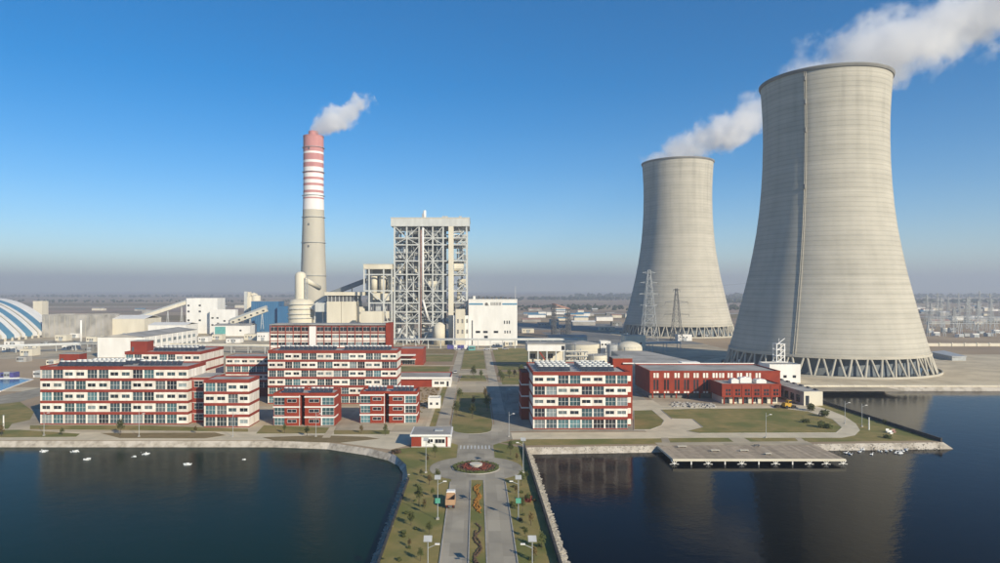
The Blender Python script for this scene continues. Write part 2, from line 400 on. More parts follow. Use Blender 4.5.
# site roads (concrete) north of the junction
sheet('road', rect(-13.2, -9.0, 206, 545), .05, 'concrete_road')
sheet('road', rect(6.2, 10.6, 206, 545), .05, 'concrete_road')
sheet('road', rect(-9.0, 6.2, 296, 330), .046, 'paving_grey')
sheet('road', rect(-9.0, 6.2, 358, 381), .046, 'paving_grey')
sheet('road', rect(-9.0, 6.2, 206, 226), .047, 'concrete_road')
sheet('plaza', rect(10.6, 70, 215, 330), .035, 'asphalt')
l1 = [(-8.3, 226), (-7.4, 217)] + arc(-1.2, 217, 6.2, 180, 360, 14)[1:] + [(5.6, 226), (5.4, 288), (3.5, 296), (-6.5, 296), (-8.3, 288)]
def lawn_kerbed(pts, mat='grass'):
    o = sheet('lawn', pts, .13, mat, .13)
    k = MB(); n = len(pts)
    for i in range(n):
        p, q = pts[i], pts[(i + 1) % n]; k.bar((p[0], p[1], .075), (q[0], q[1], .075), .17)
    part('kerb', k, 'kerb', o); return o
lawn_kerbed(l1, 'grass_green')
lawn_kerbed([(-8.4, 332), (5.6, 332), (4.6, 356), (-7.4, 356)], 'grass')
lawn_kerbed(rect(-8.6, 5.7, 383, 500), 'grass_green')
sheet('lawn', rect(12.5, 36, 322, 372), .04, 'grass')
sheet('lawn', rect(12.5, 40, 380, 412), .04, 'grass_green')
sheet('lawn', rect(12.5, 40, 418, 520), .04, 'grass')
sheet('lawn', rect(-60, -15, 338, 398), .04, 'grass')
sheet('lawn', rect(-50, -15, 425, 470), .04, 'grass_green')
sheet('lawn', rect(-46, -15, 476, 515), .04, 'dry_grass')
sheet('path', rect(-60, -13.2, 400, 404), .045, 'paving')
sheet('lawn', rect(-120, -86, 330, 440), .04, 'grass_green')
sheet('path', rect(-16.6, -15.4, 206, 330), .045, 'paving')
sheet('lawn', [(-15.4, 214), (-13.4, 214), (-13.4, 330), (-15.4, 330)], .045, 'grass')
# east waterfront
sheet('lawn', [(14, 195.5), (52, 197.5), (137.6, 202), (137.6, 300), (124, 300), (124, 258), (56, 258), (56, 212), (11.5, 202.2), (7.5, 199)], .032, 'grass')
sheet('path', [(11, 203.5), (52, 204.5)] + PX([(700, 438), (800, 438), (842, 438), (855, 435.5), (860, 430.5), (856, 424), (845, 416.5), (830, 410.5), (816, 406), (806, 403.5)]) + [(118, 264), (76, 264), (76, 276), (56, 276), (54, 214), (11, 213)], .045, 'path_pale')
lawn_kerbed(PX([(661, 410), (700, 409), (780, 408.6), (808, 412), (833, 420), (842, 428), (836, 433.2), (700, 433.6), (687, 431.5), (703, 427.5), (693, 419.6), (672, 419)]), 'grass')
lawn_kerbed(PX([(634, 411), (652, 410.5), (664, 421), (661, 426), (650, 430), (634, 430)]), 'grass_green')
sheet('path', PX([(661, 438), (668, 438), (672, 446), (663, 446.5)]), .05, 'paving_grey')
sheet('path', PX([(728, 438), (744, 438), (756, 445), (738, 445.5)]), .05, 'paving_grey')
sheet('path', PX([(795, 438), (801, 438), (808, 444), (801, 444.4)]), .05, 'paving_grey')
sheet('forecourt', rect(72, 126, 262, 281), .05, 'paving_grey')
# west waterfront
sheet('promenade', [(-420, 202.3), (-60, 202.3), (-42.5, 200.3), (-28.5, 192.6), (-24, 190.5), (-13.4, 203), (-13.4, 214), (-420, 214)], .04, 'path_pale')
sheet('yard', [(-420, 214), (-13.4, 214), (-13.4, 262), (-86, 262), (-420, 232)], .025, 'paving_grey')
sheet('lawn', PX([(30, 425.6), (150, 426), (248, 429), (248, 432), (150, 430.5), (30, 429.5)]), .06, 'grass_green')
sheet('lawn', PX([(100, 433.2), (215, 432.8), (226, 435.5), (205, 438.6), (120, 438.4)]), .06, 'dry_grass')
sheet('lawn', PX([(-60, 431), (20, 430), (80, 434), (76, 437), (-60, 438)]), .06, 'grass')
sheet('lawn', PX([(-60, 411), (20, 402), (34, 412), (30, 420), (12, 424), (8, 429), (-60, 430)]), .055, 'grass')
sheet('lawn', PX([(264, 425.5), (330, 428), (326, 433.5), (256, 433.8)]), .06, 'grass_green')
sheet('lawn', PX([(334, 430.5), (390, 430.5), (389, 434.5), (334, 434.5)]), .06, 'grass_green')
sheet('lawn', PX([(262, 437.5), (320, 435.6), (366, 437), (380, 439), (340, 443), (275, 441)]), .06, 'dry_grass')
sheet('path', PX([(330, 427), (336, 427), (330, 438), (322, 438)]), .065, 'paving')
sheet('road', PX([(-120, 420), (-120, 404), (0, 396), (60, 384), (120, 377), (120, 381), (70, 389), (40, 396), (20, 402), (0, 405)]), .05, 'asphalt')
o = sheet('basin_water', PX([(-90, 380), (20, 378.5), (33, 380), (20, 384.5), (0, 392), (-90, 402)]), .06, 'water_basin')
k = MB(); bp_ = PX([(-90, 380), (20, 378.5), (33, 380), (20, 384.5), (0, 392), (-90, 402)])
for i in range(6): k.bar((*bp_[i], .2), (*bp_[(i + 1) % 6], .2), .5)
part('kerb', k, 'white', o)
sheet('road', rect(-420, -150, 300, 312), .03, 'paving')
sheet('road', rect(-520, 160, 500, 512), .03, 'concrete_road')
# apron around near tower
sheet('apron', rect(136, 420, 314.5, 346), .03, 'paving')
sheet('shore_road', [(150, 346), (420, 346), (420, 470), (290, 470), (150, 420)], .02, 'paving')
sheet('plant_yard', rect(40, 190, 300, 640), .015, 'paving_grey')
sheet('plant_yard', rect(-420, -16, 440, 800), .015, 'paving_grey')
sheet('plant_yard', rect(-60, 40, 500, 900), .012, 'paving_grey')

# parapets along the water
def parapet(name, label, a, b, h, w, mat='darkwall', cap='kerb'):
    a, b = Vector((*a, 0)), Vector((*b, 0)); mid = (a + b) / 2
    t = thing(name, label, 'wall', tuple(mid)); d = (b - a).normalized(); nn = Vector((-d.y, d.x, 0)) * (w / 2)
    m1 = MB(); m1.prism([tuple((a + nn).xy), tuple((a - nn).xy), tuple((b - nn).xy), tuple((b + nn).xy)], -.05, h); part('wall', m1, mat, t)
    nn *= 1.25; m2 = MB(); m2.prism([tuple((a + nn).xy), tuple((a - nn).xy), tuple((b - nn).xy), tuple((b + nn).xy)], h, h + .1); part('coping', m2, cap, t)
    n = max(1, int((b - a).length / 6)); pm = MB(); pm.box(-w * .65, w * .65, -w * .65, w * .65, 0, h + .2); me = pm.mesh('pier', cap)
    for k in range(n + 1):
        p = a.lerp(b, k / n)
        inst('pier', me, t, p)
parapet('parapet_wall', 'low dark parapet wall along the right edge of the causeway', (13.7, 20), (13.7, 193), .95, .35, 'darkwall', 'darkwall')
parapet('parapet_wall', 'low dark parapet wall along the left edge of the causeway', (-16.0, 20), (-16.0, 160), .4, .3, 'darkwall', 'darkwall')
parapet('parapet_wall', 'low dark parapet wall on the right edge of the grassy peninsula', (137.7, 200.2), (137.7, 311), 1.0, .35, 'darkwall', 'darkwall')
parapet('parapet_wall', 'long pale stone wall on the far shore below the large cooling tower', (139, 313.9), (420, 313.9), .7, .6, 'cream', 'cream')

# ------------------------------------------------------------------ office blocks with red bands
def win_mesh(w, h, d=.10):
    g = MB(); g.box(0, w, 0, d, 0, h); return g.mesh('window', 'glass')
def frame_mesh(w, h, nv, nh, t=.07):
    g = MB(); e = .05
    for x in [0] + [w * (k + 1) / (nv + 1) for k in range(nv)] + [w]: g.box(x - t / 2, x + t / 2, -e, .02, 0, h)
    for z in [0] + [h * (k + 1) / (nh + 1) for k in range(nh)] + [h]: g.box(0, w, -e + .004, .016, z - t / 2, z + t / 2)
    return g.mesh('frame', 'white')
def ring_mesh(w, h, x0, x1, z0, z1, d=.34):
    g = MB(); g.box(0, x0, 0, d, 0, h); g.box(x1, w, 0, d, 0, h); g.box(x0, x1, .004, d, 0, z0); g.box(x0, x1, .004, d, z1, h)
    return g.mesh('white_panel', 'white_panel')
MC = {}
def cached(key, fn):
    if key not in MC: MC[key] = fn()
    return MC[key]
def put_window(root, x, y, z, w, h, nv, nh, mat=None):
    w, h = round(w, 2), round(h, 2)
    o = inst('window', cached(('w', w, h), lambda: win_mesh(w, h)), root, (x, y, z), mat=mat or random.choice(GL))
    inst('frame', cached(('f', w, h, nv, nh), lambda: frame_mesh(w, h, nv, nh)), o, (x, y, z)); return o
def banded_block(root, x0, x1, y0, y1, fh, floors, nb, phase=0, minfloor=0, side=None, ground_glass=True, parapet_h=.75, tall_end=None, group=2):
    """Flat-roofed block: red storey bands, alternating pairs of white window panels and full glazing."""
    top = floors * fh
    part('wall', MB().box(x0 + .4, x1 - .4, y0 + .4, y1 - .4, 0, top), 'red', root)
    for k in range(floors + 1):
        za = k * fh - (.42 if k else 0); zb = k * fh + (.48 if k < floors else .35)
        if k == 0: za, zb = 0, .35
        part('red_band', MB().box(x0, x1, y0, y1, za, zb), 'red', root)
    g = MB(); t = .3
    g.box(x0 - .05, x1 + .05, y0 - .05, y0 + t, top + .35, top + parapet_h); g.box(x0 - .05, x1 + .05, y1 - t, y1 + .05, top + .35, top + parapet_h)
    g.box(x0 - .05, x0 + t, y0 + t, y1 - t, top + .35, top + parapet_h); g.box(x1 - t, x1 + .05, y0 + t, y1 - t, top + .35, top + parapet_h)
    part('parapet', g, 'red', root)
    part('roof', MB().box(x0 + .32, x1 - .32, y0 + .32, y1 - .32, top + .33, top + .42), 'roofgrey', root)
    bw = (x1 - x0) / nb
    for k in range(minfloor, floors):
        z0 = k * fh + (.48 if k else .35); h = (k + 1) * fh - .42 - z0
        for i in range(nb):
            x = x0 + i * bw
            white = ((i // group + k + phase) % 2 == 0) and not (k == 0 and ground_glass)
            if tall_end is not None and i == nb - 1: white = True
            if white:
                a, b, c, d = bw * .14, bw * .86, h * .30, h * .72
                inst('white_panel', cached(('r', round(bw, 2), round(h, 2)), lambda: ring_mesh(bw - .004, h, a, b, c, d)), root, (x, y0 + .03, z0))
                put_window(root, x + a, y0 + .26, z0 + c, b - a, d - c, 1, 0, random.choice(['glass_dark', 'glass_dark', 'glass', 'glass_pale']))
            else:
                pw = bw * .12
                inst('pillar', cached(('p', round(pw, 2), round(h, 2)), lambda: MB().box(0, pw, 0, .34, 0, h).mesh('pillar', 'white_panel')), root, (x, y0 + .03, z0))
                put_window(root, x + pw, y0 + .27, z0, bw - pw, h, 2, 1)
    if side:
        for k in range(minfloor, floors):
            z0 = k * fh + (.48 if k else .35); h = (k + 1) * fh - .42 - z0
            g = MB()
            if side == 'R': g.box(x1 - .42, x1 - .03, y0 + .5, y1 - .05, z0, z0 + h)
            else: g.box(x0 + .03, x0 + .42, y0 + .5, y1 - .05, z0, z0 + h)
            part('white_band', g, 'white_panel', root)
            # vertical seams are thin red reveals
            if side == 'R':
                for q in range(1, int((y1 - y0) / 5)):
                    yy = y0 + q * 5; part('reveal', MB().box(x1 - .05, x1 - .02, yy, yy + .08, z0, z0 + h), 'red', root)
def roof_box(root, name, x0, x1, y0, y1, z0, z1, mat='red'):
    o = part(name, MB().box(x0, x1, y0, y1, z0, z1), mat, root)
    part('roof', MB().box(x0 - .12, x1 + .12, y0 - .12, y1 + .12, z1, z1 + .18), 'roofgrey', o)
    part('door', MB().box(x0 + .5, x0 + 1.5, y0 - .04, y0 + .02, z0 + .1, z0 + 2.2), 'dark_steel', o)
def solar_rows(label, x0, x1, y, z, n, tank=True, cat='solar heater', group='solar water heaters on the flat roofs'):
    t = thing('solar_water_heater', label, cat, ((x0 + x1) / 2, y, z), group)
    w = (x1 - x0) / n
    pm = cached(('sp', round(w, 2)), lambda: MB().quadface([(0.06, 0, .25), (w - .06, 0, .25), (w - .06, 1.5, 1.45), (.06, 1.5, 1.45)]).quadface([(0.06, 1.5, 1.38), (w - .06, 1.5, 1.38), (w - .06, 0, .18), (.06, 0, .18)]).quadface([(0.06, 0, .18), (w - .06, 0, .18), (w - .06, 0, .25), (.06, 0, .25)]).mesh('collector_panel', 'solar'))
    tm = cached(('st', round(w, 2)), lambda: MB().tube((.08, 1.62, 1.55), (w - .08, 1.62, 1.55), .26, n=10).mesh('tank', 'tank_white', smooth=True))
    lm = cached('sl', lambda: MB().bar((0, .15, 0), (0, .15, .25), .06).bar((0, 1.55, 0), (0, 1.55, 1.4), .06).bar((0, .15, .05), (0, 1.55, .05), .06).mesh('stand', 'galv'))
    for k in range(n):
        inst('collector_panel', pm, t, (x0 + k * w, y, z))
        if tank: inst('tank', tm, t, (x0 + k * w, y, z))
        inst('stand', lm, t, (x0 + k * w + .2, y, z))

# left building, nearest to the pond
B1 = thing('office_building', 'long five storey red and white office block on the left pond shore', 'building', (-120, 226, 0))
banded_block(B1, -145.7, -96.3, 226, 241, 3.74, 5, 13, phase=1, side='R', tall_end=1)
roof_box(B1, 'stair_head', -148.0 + 2.5, -138.5, 236, 240.6, 18.9, 22.6)
B1b = thing('office_building', 'four storey red and white end block with sunlit banded side wall', 'building', (-82, 221.4, 0))
banded_block(B1b, -89.1, -74.3, 221.4, 231.8, 3.74, 4, 4, phase=0, side='R', tall_end=1)
# link between them
lk = thing('link_building', 'recessed red stair link between the long office block and its end block', 'building', (-92.6, 229, 0))
part('wall', MB().box(-96.2, -89.2, 229, 240, 0, 15.3), 'red', lk)
part('roof', MB().box(-96.2, -89.2, 229, 240, 15.3, 15.6), 'roofgrey', lk)
for k in range(4):
    put_window(lk, -95.4, 228.92, k * 3.74 + .9, 3.0, 2.0, 1, 1); put_window(lk, -91.9, 228.92, k * 3.74 + .9, 2.2, 2.0, 1, 1)
    part('white_band', MB().box(-95.9, -89.4, 228.85, 229.02, k * 3.74 + 3.05, k * 3.74 + 3.2), 'white', lk)
B1c = thing('office_building', 'rear red and white office block behind the long left building', 'building', (-130, 280, 0))
banded_block(B1c, -145.5, -114.2, 280, 306, 3.74, 5, 9, phase=1, minfloor=2, side='R', tall_end=1)
roof_box(B1c, 'stair_head', -145.2, -138.3, 284, 290, 18.9, 23.4)
for j, yy in enumerate((229.0, 233.2, 237)):
    solar_rows('%s row of solar water heaters on the long left office roof' % ['front', 'middle', 'rear'][j], -142.0 + j * 3.4, -119.5 + j * 1.2, yy, 19.12, 12)
solar_rows('row of solar water heaters on the right half of the long left office roof', -115.5, -100.5, 231, 19.12, 8)
for j, yy in enumerate((286, 294)):
    solar_rows('%s row of solar water heaters on the rear left office roof' % ['front', 'back'][j], -136.5, -118, yy, 19.12, 10)

# right office
B4 = thing('office_building', 'five storey red and white office block right of the avenue', 'building', (33.6, 218, 0))
banded_block(B4, 18.4, 48.9, 218, 247, 3.57, 5, 8, phase=0, side='L')
part('stair_bay', MB().box(15.7, 18.38, 234, 246, 0, 16.4), 'redbrick', B4)
for k in range(1, 4): part('white_band', MB().box(15.62, 18.36, 233.9, 246.1, k * 4.0, k * 4.0 + .45), 'white', B4)
part('side_strip', MB().box(48.92, 51.2, 224, 246, 0, 17.9), 'redbrick', B4)
for k in range(5): part('white_band', MB().box(48.94, 51.3, 223.85, 224.3, k * 3.57 + .5, k * 3.57 + 2.3), 'white_panel', B4)
roof_box(B4, 'stair_head', 47.2, 53.9, 233, 240, 0.2, 21.4, 'redbrick')
part('canopy', MB().box(50.5, 54.3, 232.2, 233, 19.6, 19.95), 'white', B4)
rw = thing('shadow_block', 'unseen low block added behind the right office to shade the yard', 'building', (34, 262, 0))  # hidden block added so that its shadow darkens the yard
part('wall', MB().box(21, 47, 262, 294, 0, 11.5), 'redbrick', rw); part('roof', MB().box(20.8, 47.2, 261.8, 294.2, 11.5, 11.9), 'roofgrey', rw)
for j, yy in enumerate((222, 227, 232, 237)):
    solar_rows('%s row of solar water heaters on the left side of the right office roof' % ['front', 'second', 'third', 'back'][j], 20.5, 31, yy, 18.27, 6)
    solar_rows('%s row of solar water heaters on the right side of the right office roof' % ['front', 'second', 'third', 'back'][j], 34.5, 45.5, yy, 18.27, 6)

# dormitory
B2 = thing('dormitory', 'wide six storey red and white dormitory behind the twin red blocks', 'building', (-56, 267, 0))
banded_block(B2, -82.2, -31.2, 267, 281, 3.4, 6, 16, phase=0, side='R', group=2)
for j in range(2):
    solar_rows('row of solar water heaters on the %s half of the dormitory roof' % ['left', 'right'][j], [-79, -53][j], [-56, -34][j], 271.5, 20.85, 12)
B2w = thing('dormitory_wing', 'low shaded wing with white bands left of the wide dormitory', 'building', (-92, 285, 0))
banded_block(B2w, -105.5, -83.5, 285, 297, 3.3, 5, 7, phase=0, minfloor=1, group=9, parapet_h=.5)
B2r = thing('dormitory', 'tallest red framed dormitory block rising behind the wide one', 'building', (-70, 319, 0))
def rear_dorm():
    x0, x1, y0, y1, fh, fl, nb = -97.2, -42.6, 319, 333, 3.5, 8, 15
    top = fh * fl; bw = (x1 - x0) / nb
    part('wall', MB().box(x0 + .4, x1, y0 + .4, y1, 0, top + .4), 'red', B2r)
    part('end_wall', MB().box(x1, x1 + 2.2, y0 - .3, y1 - 2, 0, top + 1.3), 'redbrick', B2r)
    part('roof', MB().box(x0 - .2, x1 + .01, y0 - .4, y1 + .2, top + .4, top + .8), 'roofgrey', B2r)
    part('stair_panel', MB().box(x0 + 5 * bw + .3, x0 + 6 * bw - .1, y0 - .2, y0 + .39, 10, top - .2), 'white', B2r)
    for i in range(nb + 1): part('pillar', MB().box(x0 + i * bw - .16, x0 + i * bw + .16, y0 - .08, y0 + .41, 0, top + .4), 'red', B2r)
    for k in range(3, fl):
        z = k * fh
        part('red_band', MB().box(x0, x1 - .01, y0 - .04, y0 + .405, z - .12, z + .14), 'red', B2r)
        for i in range(nb):
            if i == 5: continue
            x = x0 + i * bw + .16; w = bw - .32
            if k == fl - 1:
                part('loggia_shadow', MB().box(x, x + w, y0 + .15, y0 + .38, z + .3, z + 1.0), 'pinkroof', B2r)  # brown panel colour stands in for shadow inside the open loggia
                put_window(B2r, x, y0 + .3, z + 1.1, w, 1.9, 1, 0, 'glass_dark')
            else:
                inst('white_panel', cached(('wp', round(w, 2)), lambda: MB().box(0, w, 0, .3, 0, 1.25).mesh('white_panel', 'white_panel')), B2r, (x, y0 + .1, z + .15))
                put_window(B2r, x, y0 + .28, z + 1.4, w, 1.3, 1, 0, random.choice(['glass_dark', 'glass', 'glass_pale']))
                inst('sill_band', cached(('sb', round(w, 2)), lambda: MB().box(0, w, 0, .3, 0, .65).mesh('sill_band', 'white_panel')), B2r, (x, y0 + .1, z + 2.72))
rear_dorm()

# twin small blocks
def twin(label, x0, x1, y0, y1, top):
    t = thing('apartment_block', label, 'building', ((x0 + x1) / 2, y0, 0)); w = x1 - x0; xm0, xm1 = x0 + w * .435, x0 + w * .51
    fh = top / 3
    part('wall', MB().box(x0 + .02, xm0, y0 + .4, y1, 0, top), 'redbrick', t)
    part('wall', MB().box(xm1, x1, y0 + .4, y1, 0, top), 'redbrick', t)
    part('recess', MB().box(xm0 + .01, xm1 - .01, y0 + 4, y1 - .3, 0, top - .3), 'redbrick', t)
    rf = part('roof', MB().box(x0 + .35, x1 - .35, y0 + .75, y1 - .35, top + .02, top + .15), 'roofgrey', t)
    g = MB(); g.box(x0, x1, y0 + .38, y0 + .74, top + .005, top + .75); g.box(x0, x1, y1 - .34, y1 + .02, top + .005, top + .75); g.box(x0, x0 + .34, y0 + .74, y1 - .34, top + .005, top + .75); g.box(x1 - .34, x1, y0 + .74, y1 - .34, top + .005, top + .75)
    part('parapet', g, 'redbrick', t)
    for (a, b, gl_left) in ((x0, xm0, True), (xm1, x1, False)):
        ww = b - a
        for k in range(3):
            z = k * fh
            part('white_band', MB().box(a - .1, b + (.1 if not gl_left else 0), y0 + .1, y0 + .8, z + fh - .75, z + fh - .3), 'white', t)
            gx0, gx1 = (a + .3, a + ww * .42) if gl_left else (b - ww * .42, b - .3)
            put_window(t, gx0, y0 + .3, z + .2, gx1 - gx0, fh - 1.0, 2, 1, random.choice(['glass_teal', 'glass', 'glass_teal']))
            px = gx1 if gl_left else gx0 - .35
            part('pillar', MB().box(px, px + .35, y0 + .12, y0 + .41, z + .1, z + fh - .76), 'redbrick' if gl_left else 'white', t)
            wx = a + ww * .52 if gl_left else a + ww * .14
            o = put_window(t, wx, y0 + .33, z + 1.0, ww * .34, 1.05, 1, 0, 'glass_dark')
            part('sill', MB().box(wx - .1, wx + ww * .34 + .1, y0 + .2, y0 + .42, z + .85, z + .97), 'redbrick', t)
    for k in range(3):
        part('white_band', MB().box(x1 - .05, x1 + .12, y0 + .8, y0 + 5.5, (k + 1) * fh - .75, (k + 1) * fh - .3), 'white', t)
        put_window(t, xm0 + .25, y0 + 3.9, k * fh + .8, xm1 - xm0 - .5, 1.6, 0, 0, 'glass_dark')
    o = part('downpipe', MB().tube((xm0 - .2, y0 + .3, 0), (xm0 - .2, y0 + .3, top), .09), 'white', t)
    solar_rows('solar heaters on the left half of the %s roof' % label.split(' with')[0], x0 + 2, x0 + w * .44, y0 + 4, top + .15, 5)
    solar_rows('solar heaters on the right half of the %s roof' % label.split(' with')[0], x0 + w * .55, x1 - 1.5, y0 + 4, top + .15, 5)
twin('left three storey red twin block with thin white bands', -67.1, -46.8, 223.7, 235, 10.1)
twin('right three storey red twin block with thin white bands', -39.2, -19.9, 228, 239, 10.0)

# gatehouse
gh = thing('gatehouse', 'small white gatehouse with one red wall panel by the roundabout', 'building', (-13, 193, 0))
part('wall', MB().box(-18.4, -7.3, 193.1, 203.5, 0, 3.2), 'white', gh)
part('red_panel', MB().box(-18.45, -15.6, 193.0, 203.55, .3, 3.15), 'redbrick', gh)
part('red_pillar', MB().box(-8.6, -8.1, 193.0, 193.3, .2, 3.15), 'redbrick', gh)
part('roof', MB().box(-18.8, -6.9, 192.5, 204, 3.2, 3.75), 'white', gh)
part('roof_deck', MB().box(-18.4, -7.3, 192.9, 203.6, 3.74, 3.8), 'roofgrey', gh)
part('skylight', MB().box(-12, -9.6, 197, 199, 3.8, 4.15), 'galv', gh)
put_window(gh, -13.9, 193.0, 1.25, 1.6, 1.15, 1, 0, 'glass_dark'); put_window(gh, -11.7, 193.0, 1.25, 2.8, 1.15, 2, 0, 'glass_dark')
part('plinth', MB().box(-18.5, -7.2, 193.0, 203.6, 0, .28), 'kerb', gh)

# ------------------------------------------------------------------ generic plain buildings
def shed(name, label, cat, x0, x1, y0, y1, z, wall, roof='roofgrey', wins=None, gable=0, doors=0, parapet_h=.4, group=None, side=None):
    t = thing(name, label, cat, ((x0 + x1) / 2, y0, 0), group)
    part('wall', MB().box(x0, x1, y0, y1, 0, z), wall, t)
    if gable:
        g = MB(); xm = (x0 + x1) / 2
        if (x1 - x0) >= (y1 - y0):
            ym = (y0 + y1) / 2; a = [(x0 - .3, y0 - .3, z), (x1 + .3, y0 - .3, z), (x1 + .3, ym, z + gable), (x0 - .3, ym, z + gable), (x1 + .3, y1 + .3, z), (x0 - .3, y1 + .3, z)]
        else:
            a = [(x1 + .3, y0 - .3, z), (x1 + .3, y1 + .3, z), (xm, y1 + .3, z + gable), (xm, y0 - .3, z + gable), (x0 - .3, y1 + .3, z), (x0 - .3, y0 - .3, z)]
        g.v = [tuple(p) for p in a] + [(p[0], p[1], p[2] - .25) for p in a]
        g.f = [(0, 1, 2, 3), (3, 2, 4, 5), (6, 9, 8, 7), (9, 11, 10, 8), (0, 3, 5, 11, 9, 6), (1, 7, 8, 10, 4, 2), (0, 6, 7, 1), (5, 4, 10, 11)]; g.m = [0] * 8
        part('roof', g, roof, t)
    else:
        part('roof', MB().box(x0 + .25, x1 - .25, y0 + .25, y1 - .25, z - .02, z + .06), roof, t)
        g = MB(); g.box(x0 - .03, x1 + .03, y0 - .03, y0 + .25, z, z + parapet_h); g.box(x0 - .03, x1 + .03, y1 - .25, y1 + .03, z, z + parapet_h); g.box(x0 - .03, x0 + .25, y0 + .25, y1 - .25, z, z + parapet_h); g.box(x1 - .25, x1 + .03, y0 + .25, y1 - .25, z, z + parapet_h)
        part('parapet', g, wall, t)
    if wins:
        nc, nr, ww, wh, za, zb, xa, xb = wins
        for r in range(nr):
            for c in range(nc):
                x = x0 + (x1 - x0) * (xa + (xb - xa) * (c + .5) / nc) - ww / 2; zz = za + (zb - za) * (r + .5) / nr - wh / 2
                inst('window', cached(('gw', ww, wh), lambda: MB().box(0, ww, -.06, .05, 0, wh).mesh('window', 'glass_dark')), t, (x, y0, zz))
    for d in range(doors):
        x = x0 + (x1 - x0) * (d + .5) / doors - 1.5
        part('door', MB().box(x, x + 3, y0 - .06, y0 + .05, 0, 3.2), 'galv', t)
    if side:   # windows in the right-hand wall
        nc, nr, ww, wh, za, zb = side
        for r in range(nr):
            for c in range(nc):
                y = y0 + (y1 - y0) * (c + .5) / nc - ww / 2; zz = za + (zb - za) * (r + .5) / nr - wh / 2
                inst('window', cached(('gws', ww, wh), lambda: MB().box(-.05, .06, 0, ww, 0, wh).mesh('window', 'glass_pale')), t, (x1, y, zz))
    return t
shed('white_hut', 'small white flat-roofed hut beside the left avenue road', 'hut', -18.2, -13.6, 256.7, 262, 3.6, 'white', wins=(2, 1, .9, .9, 1, 2.6, 0, 1))
t = shed('low_building', 'low red building with white front corner and pale roof edge', 'building', -38, -11.8, 313.6, 334, 4.2, 'redbrick', 'roofgrey')
part('white_corner', MB().box(-20.4, -11.7, 313.4, 333, 0, 3.6), 'white', t); part('roof_edge', MB().box(-38.4, -11.4, 312.6, 313.58, 3.7, 4.65), 'white', t)
for k in range(2): put_window(t, -19.2 + k * 2.6, 313.3, 1.3, 1.9, 1.2, 1, 0, 'glass_dark')
put_window(t, -13.6, 313.3, .3, 1.0, 2.4, 0, 0, 'glass_dark')
t = shed('annex_building', 'red stepped annex with white canopies behind the dormitory end', 'building', -46, -31.5, 405, 425, 9.4, 'redbrick')
part('canopy', MB().box(-46.5, -36, 400.5, 404.95, 6.0, 6.6), 'white', t); part('canopy', MB().box(-46.5, -36, 401, 404.95, 3.4, 3.8), 'white', t)
put_window(t, -44, 404.9, .4, 7.4, 2.8, 4, 1, 'glass_dark')

# ------------------------------------------------------------------ red hall group
hall = thing('sports_hall', 'long red hall with paired white window slots facing the lawn', 'building', (97, 280, 0))
part('wall', MB().box(72, 126, 280, 306, 2.2, 11.0), 'redbrick', hall)
part('ground_floor_wall', MB().box(72.3, 126, 282.4, 305.7, 0, 2.2), 'concrete_dark', hall)
part('roof', MB().box(72.4, 125.6, 280.4, 305.6, 11.0, 11.12), 'roofgrey', hall)
g = MB(); g.box(71.9, 126.1, 279.9, 280.4, 11, 11.5); g.box(71.9, 126.1, 305.6, 306.1, 11, 11.5); g.box(71.9, 72.4, 280.4, 305.6, 11, 11.5); g.box(125.6, 126.1, 280.4, 305.6, 11, 11.5)
part('parapet', g, 'redbrick', hall)
part('roof_edge', MB().box(72, 126, 306.1, 306.5, 11.4, 11.9), 'white', hall)
slot_w = MB().box(0, .85, -.12, .1, 0, 2.0).mesh('white_panel', 'white_panel'); slot_d = MB().box(0, .75, -.02, .1, 0, 4.2).mesh('window', 'glass_dark'); slot_b = MB().box(0, .85, -.12, .1, 0, .7).mesh('white_panel', 'white_panel')
for k, u in enumerate((653.5, 664, 674.5, 684, 693.5, 703, 712.5, 719, 727.5, 737, 746, 755.5)):
    x = XA(u, 280)
    for d in (0, 1.25):
        inst('white_panel', slot_w, hall, (x + d, 280, 8.6)); inst('window', slot_d, hall, (x + d + .05, 279.98, 3.6)); inst('white_panel', slot_b, hall, (x + d, 280, 2.3))
for k in range(10): part('column', MB().box(73 + k * 4.9, 73.5 + k * 4.9, 280.2, 280.7, 0, 2.2), 'redbrick', hall)
ann = thing('hall_annex', 'two storey red annex with white columns in front of the red hall', 'building', (108, 265.7, 0))
part('wall', MB().box(96.7, 119.9, 265.7, 279.6, 2.9, 7.6), 'redbrick', ann)
part('ground_floor_wall', MB().box(97.5, 119.4, 267.8, 279.6, 0, 2.9), 'cream', ann)
part('roof', MB().box(97, 119.6, 266, 279.5, 7.6, 7.7), 'roofgrey', ann)
g = MB(); g.box(96.6, 120, 265.6, 266, 7.6, 8.1); g.box(96.6, 97, 266, 279.6, 7.6, 8.1); g.box(119.6, 120, 266, 279.6, 7.6, 8.1); part('parapet', g, 'redbrick', ann)
for k in range(6):
    x = 98.2 + k * 3.75
    for d in (0, 1.1):
        for zz in (3.6, 5.0): inst('window', cached('annw', lambda: MB().box(0, .8, -.03, .1, 0, 1.0).mesh('window', 'glass_dark')), ann, (x + d, 265.69, zz))
    part('pier', MB().box(x + 2.55, x + 2.75, 265.55, 265.75, 2.9, 7.6), 'red', ann)
    part('column', MB().box(x - .9, x - .4, 265.8, 266.3, 0, 2.9), 'redbrick', ann)
    if k % 2 == 0: part('door', MB().box(x + .4, x + 1.9, 267.72, 267.82, .1, 2.4), 'glass_dark', ann)
    else: put_window(ann, x + .2, 267.72, .6, 1.8, 1.9, 1, 0, 'glass_dark')
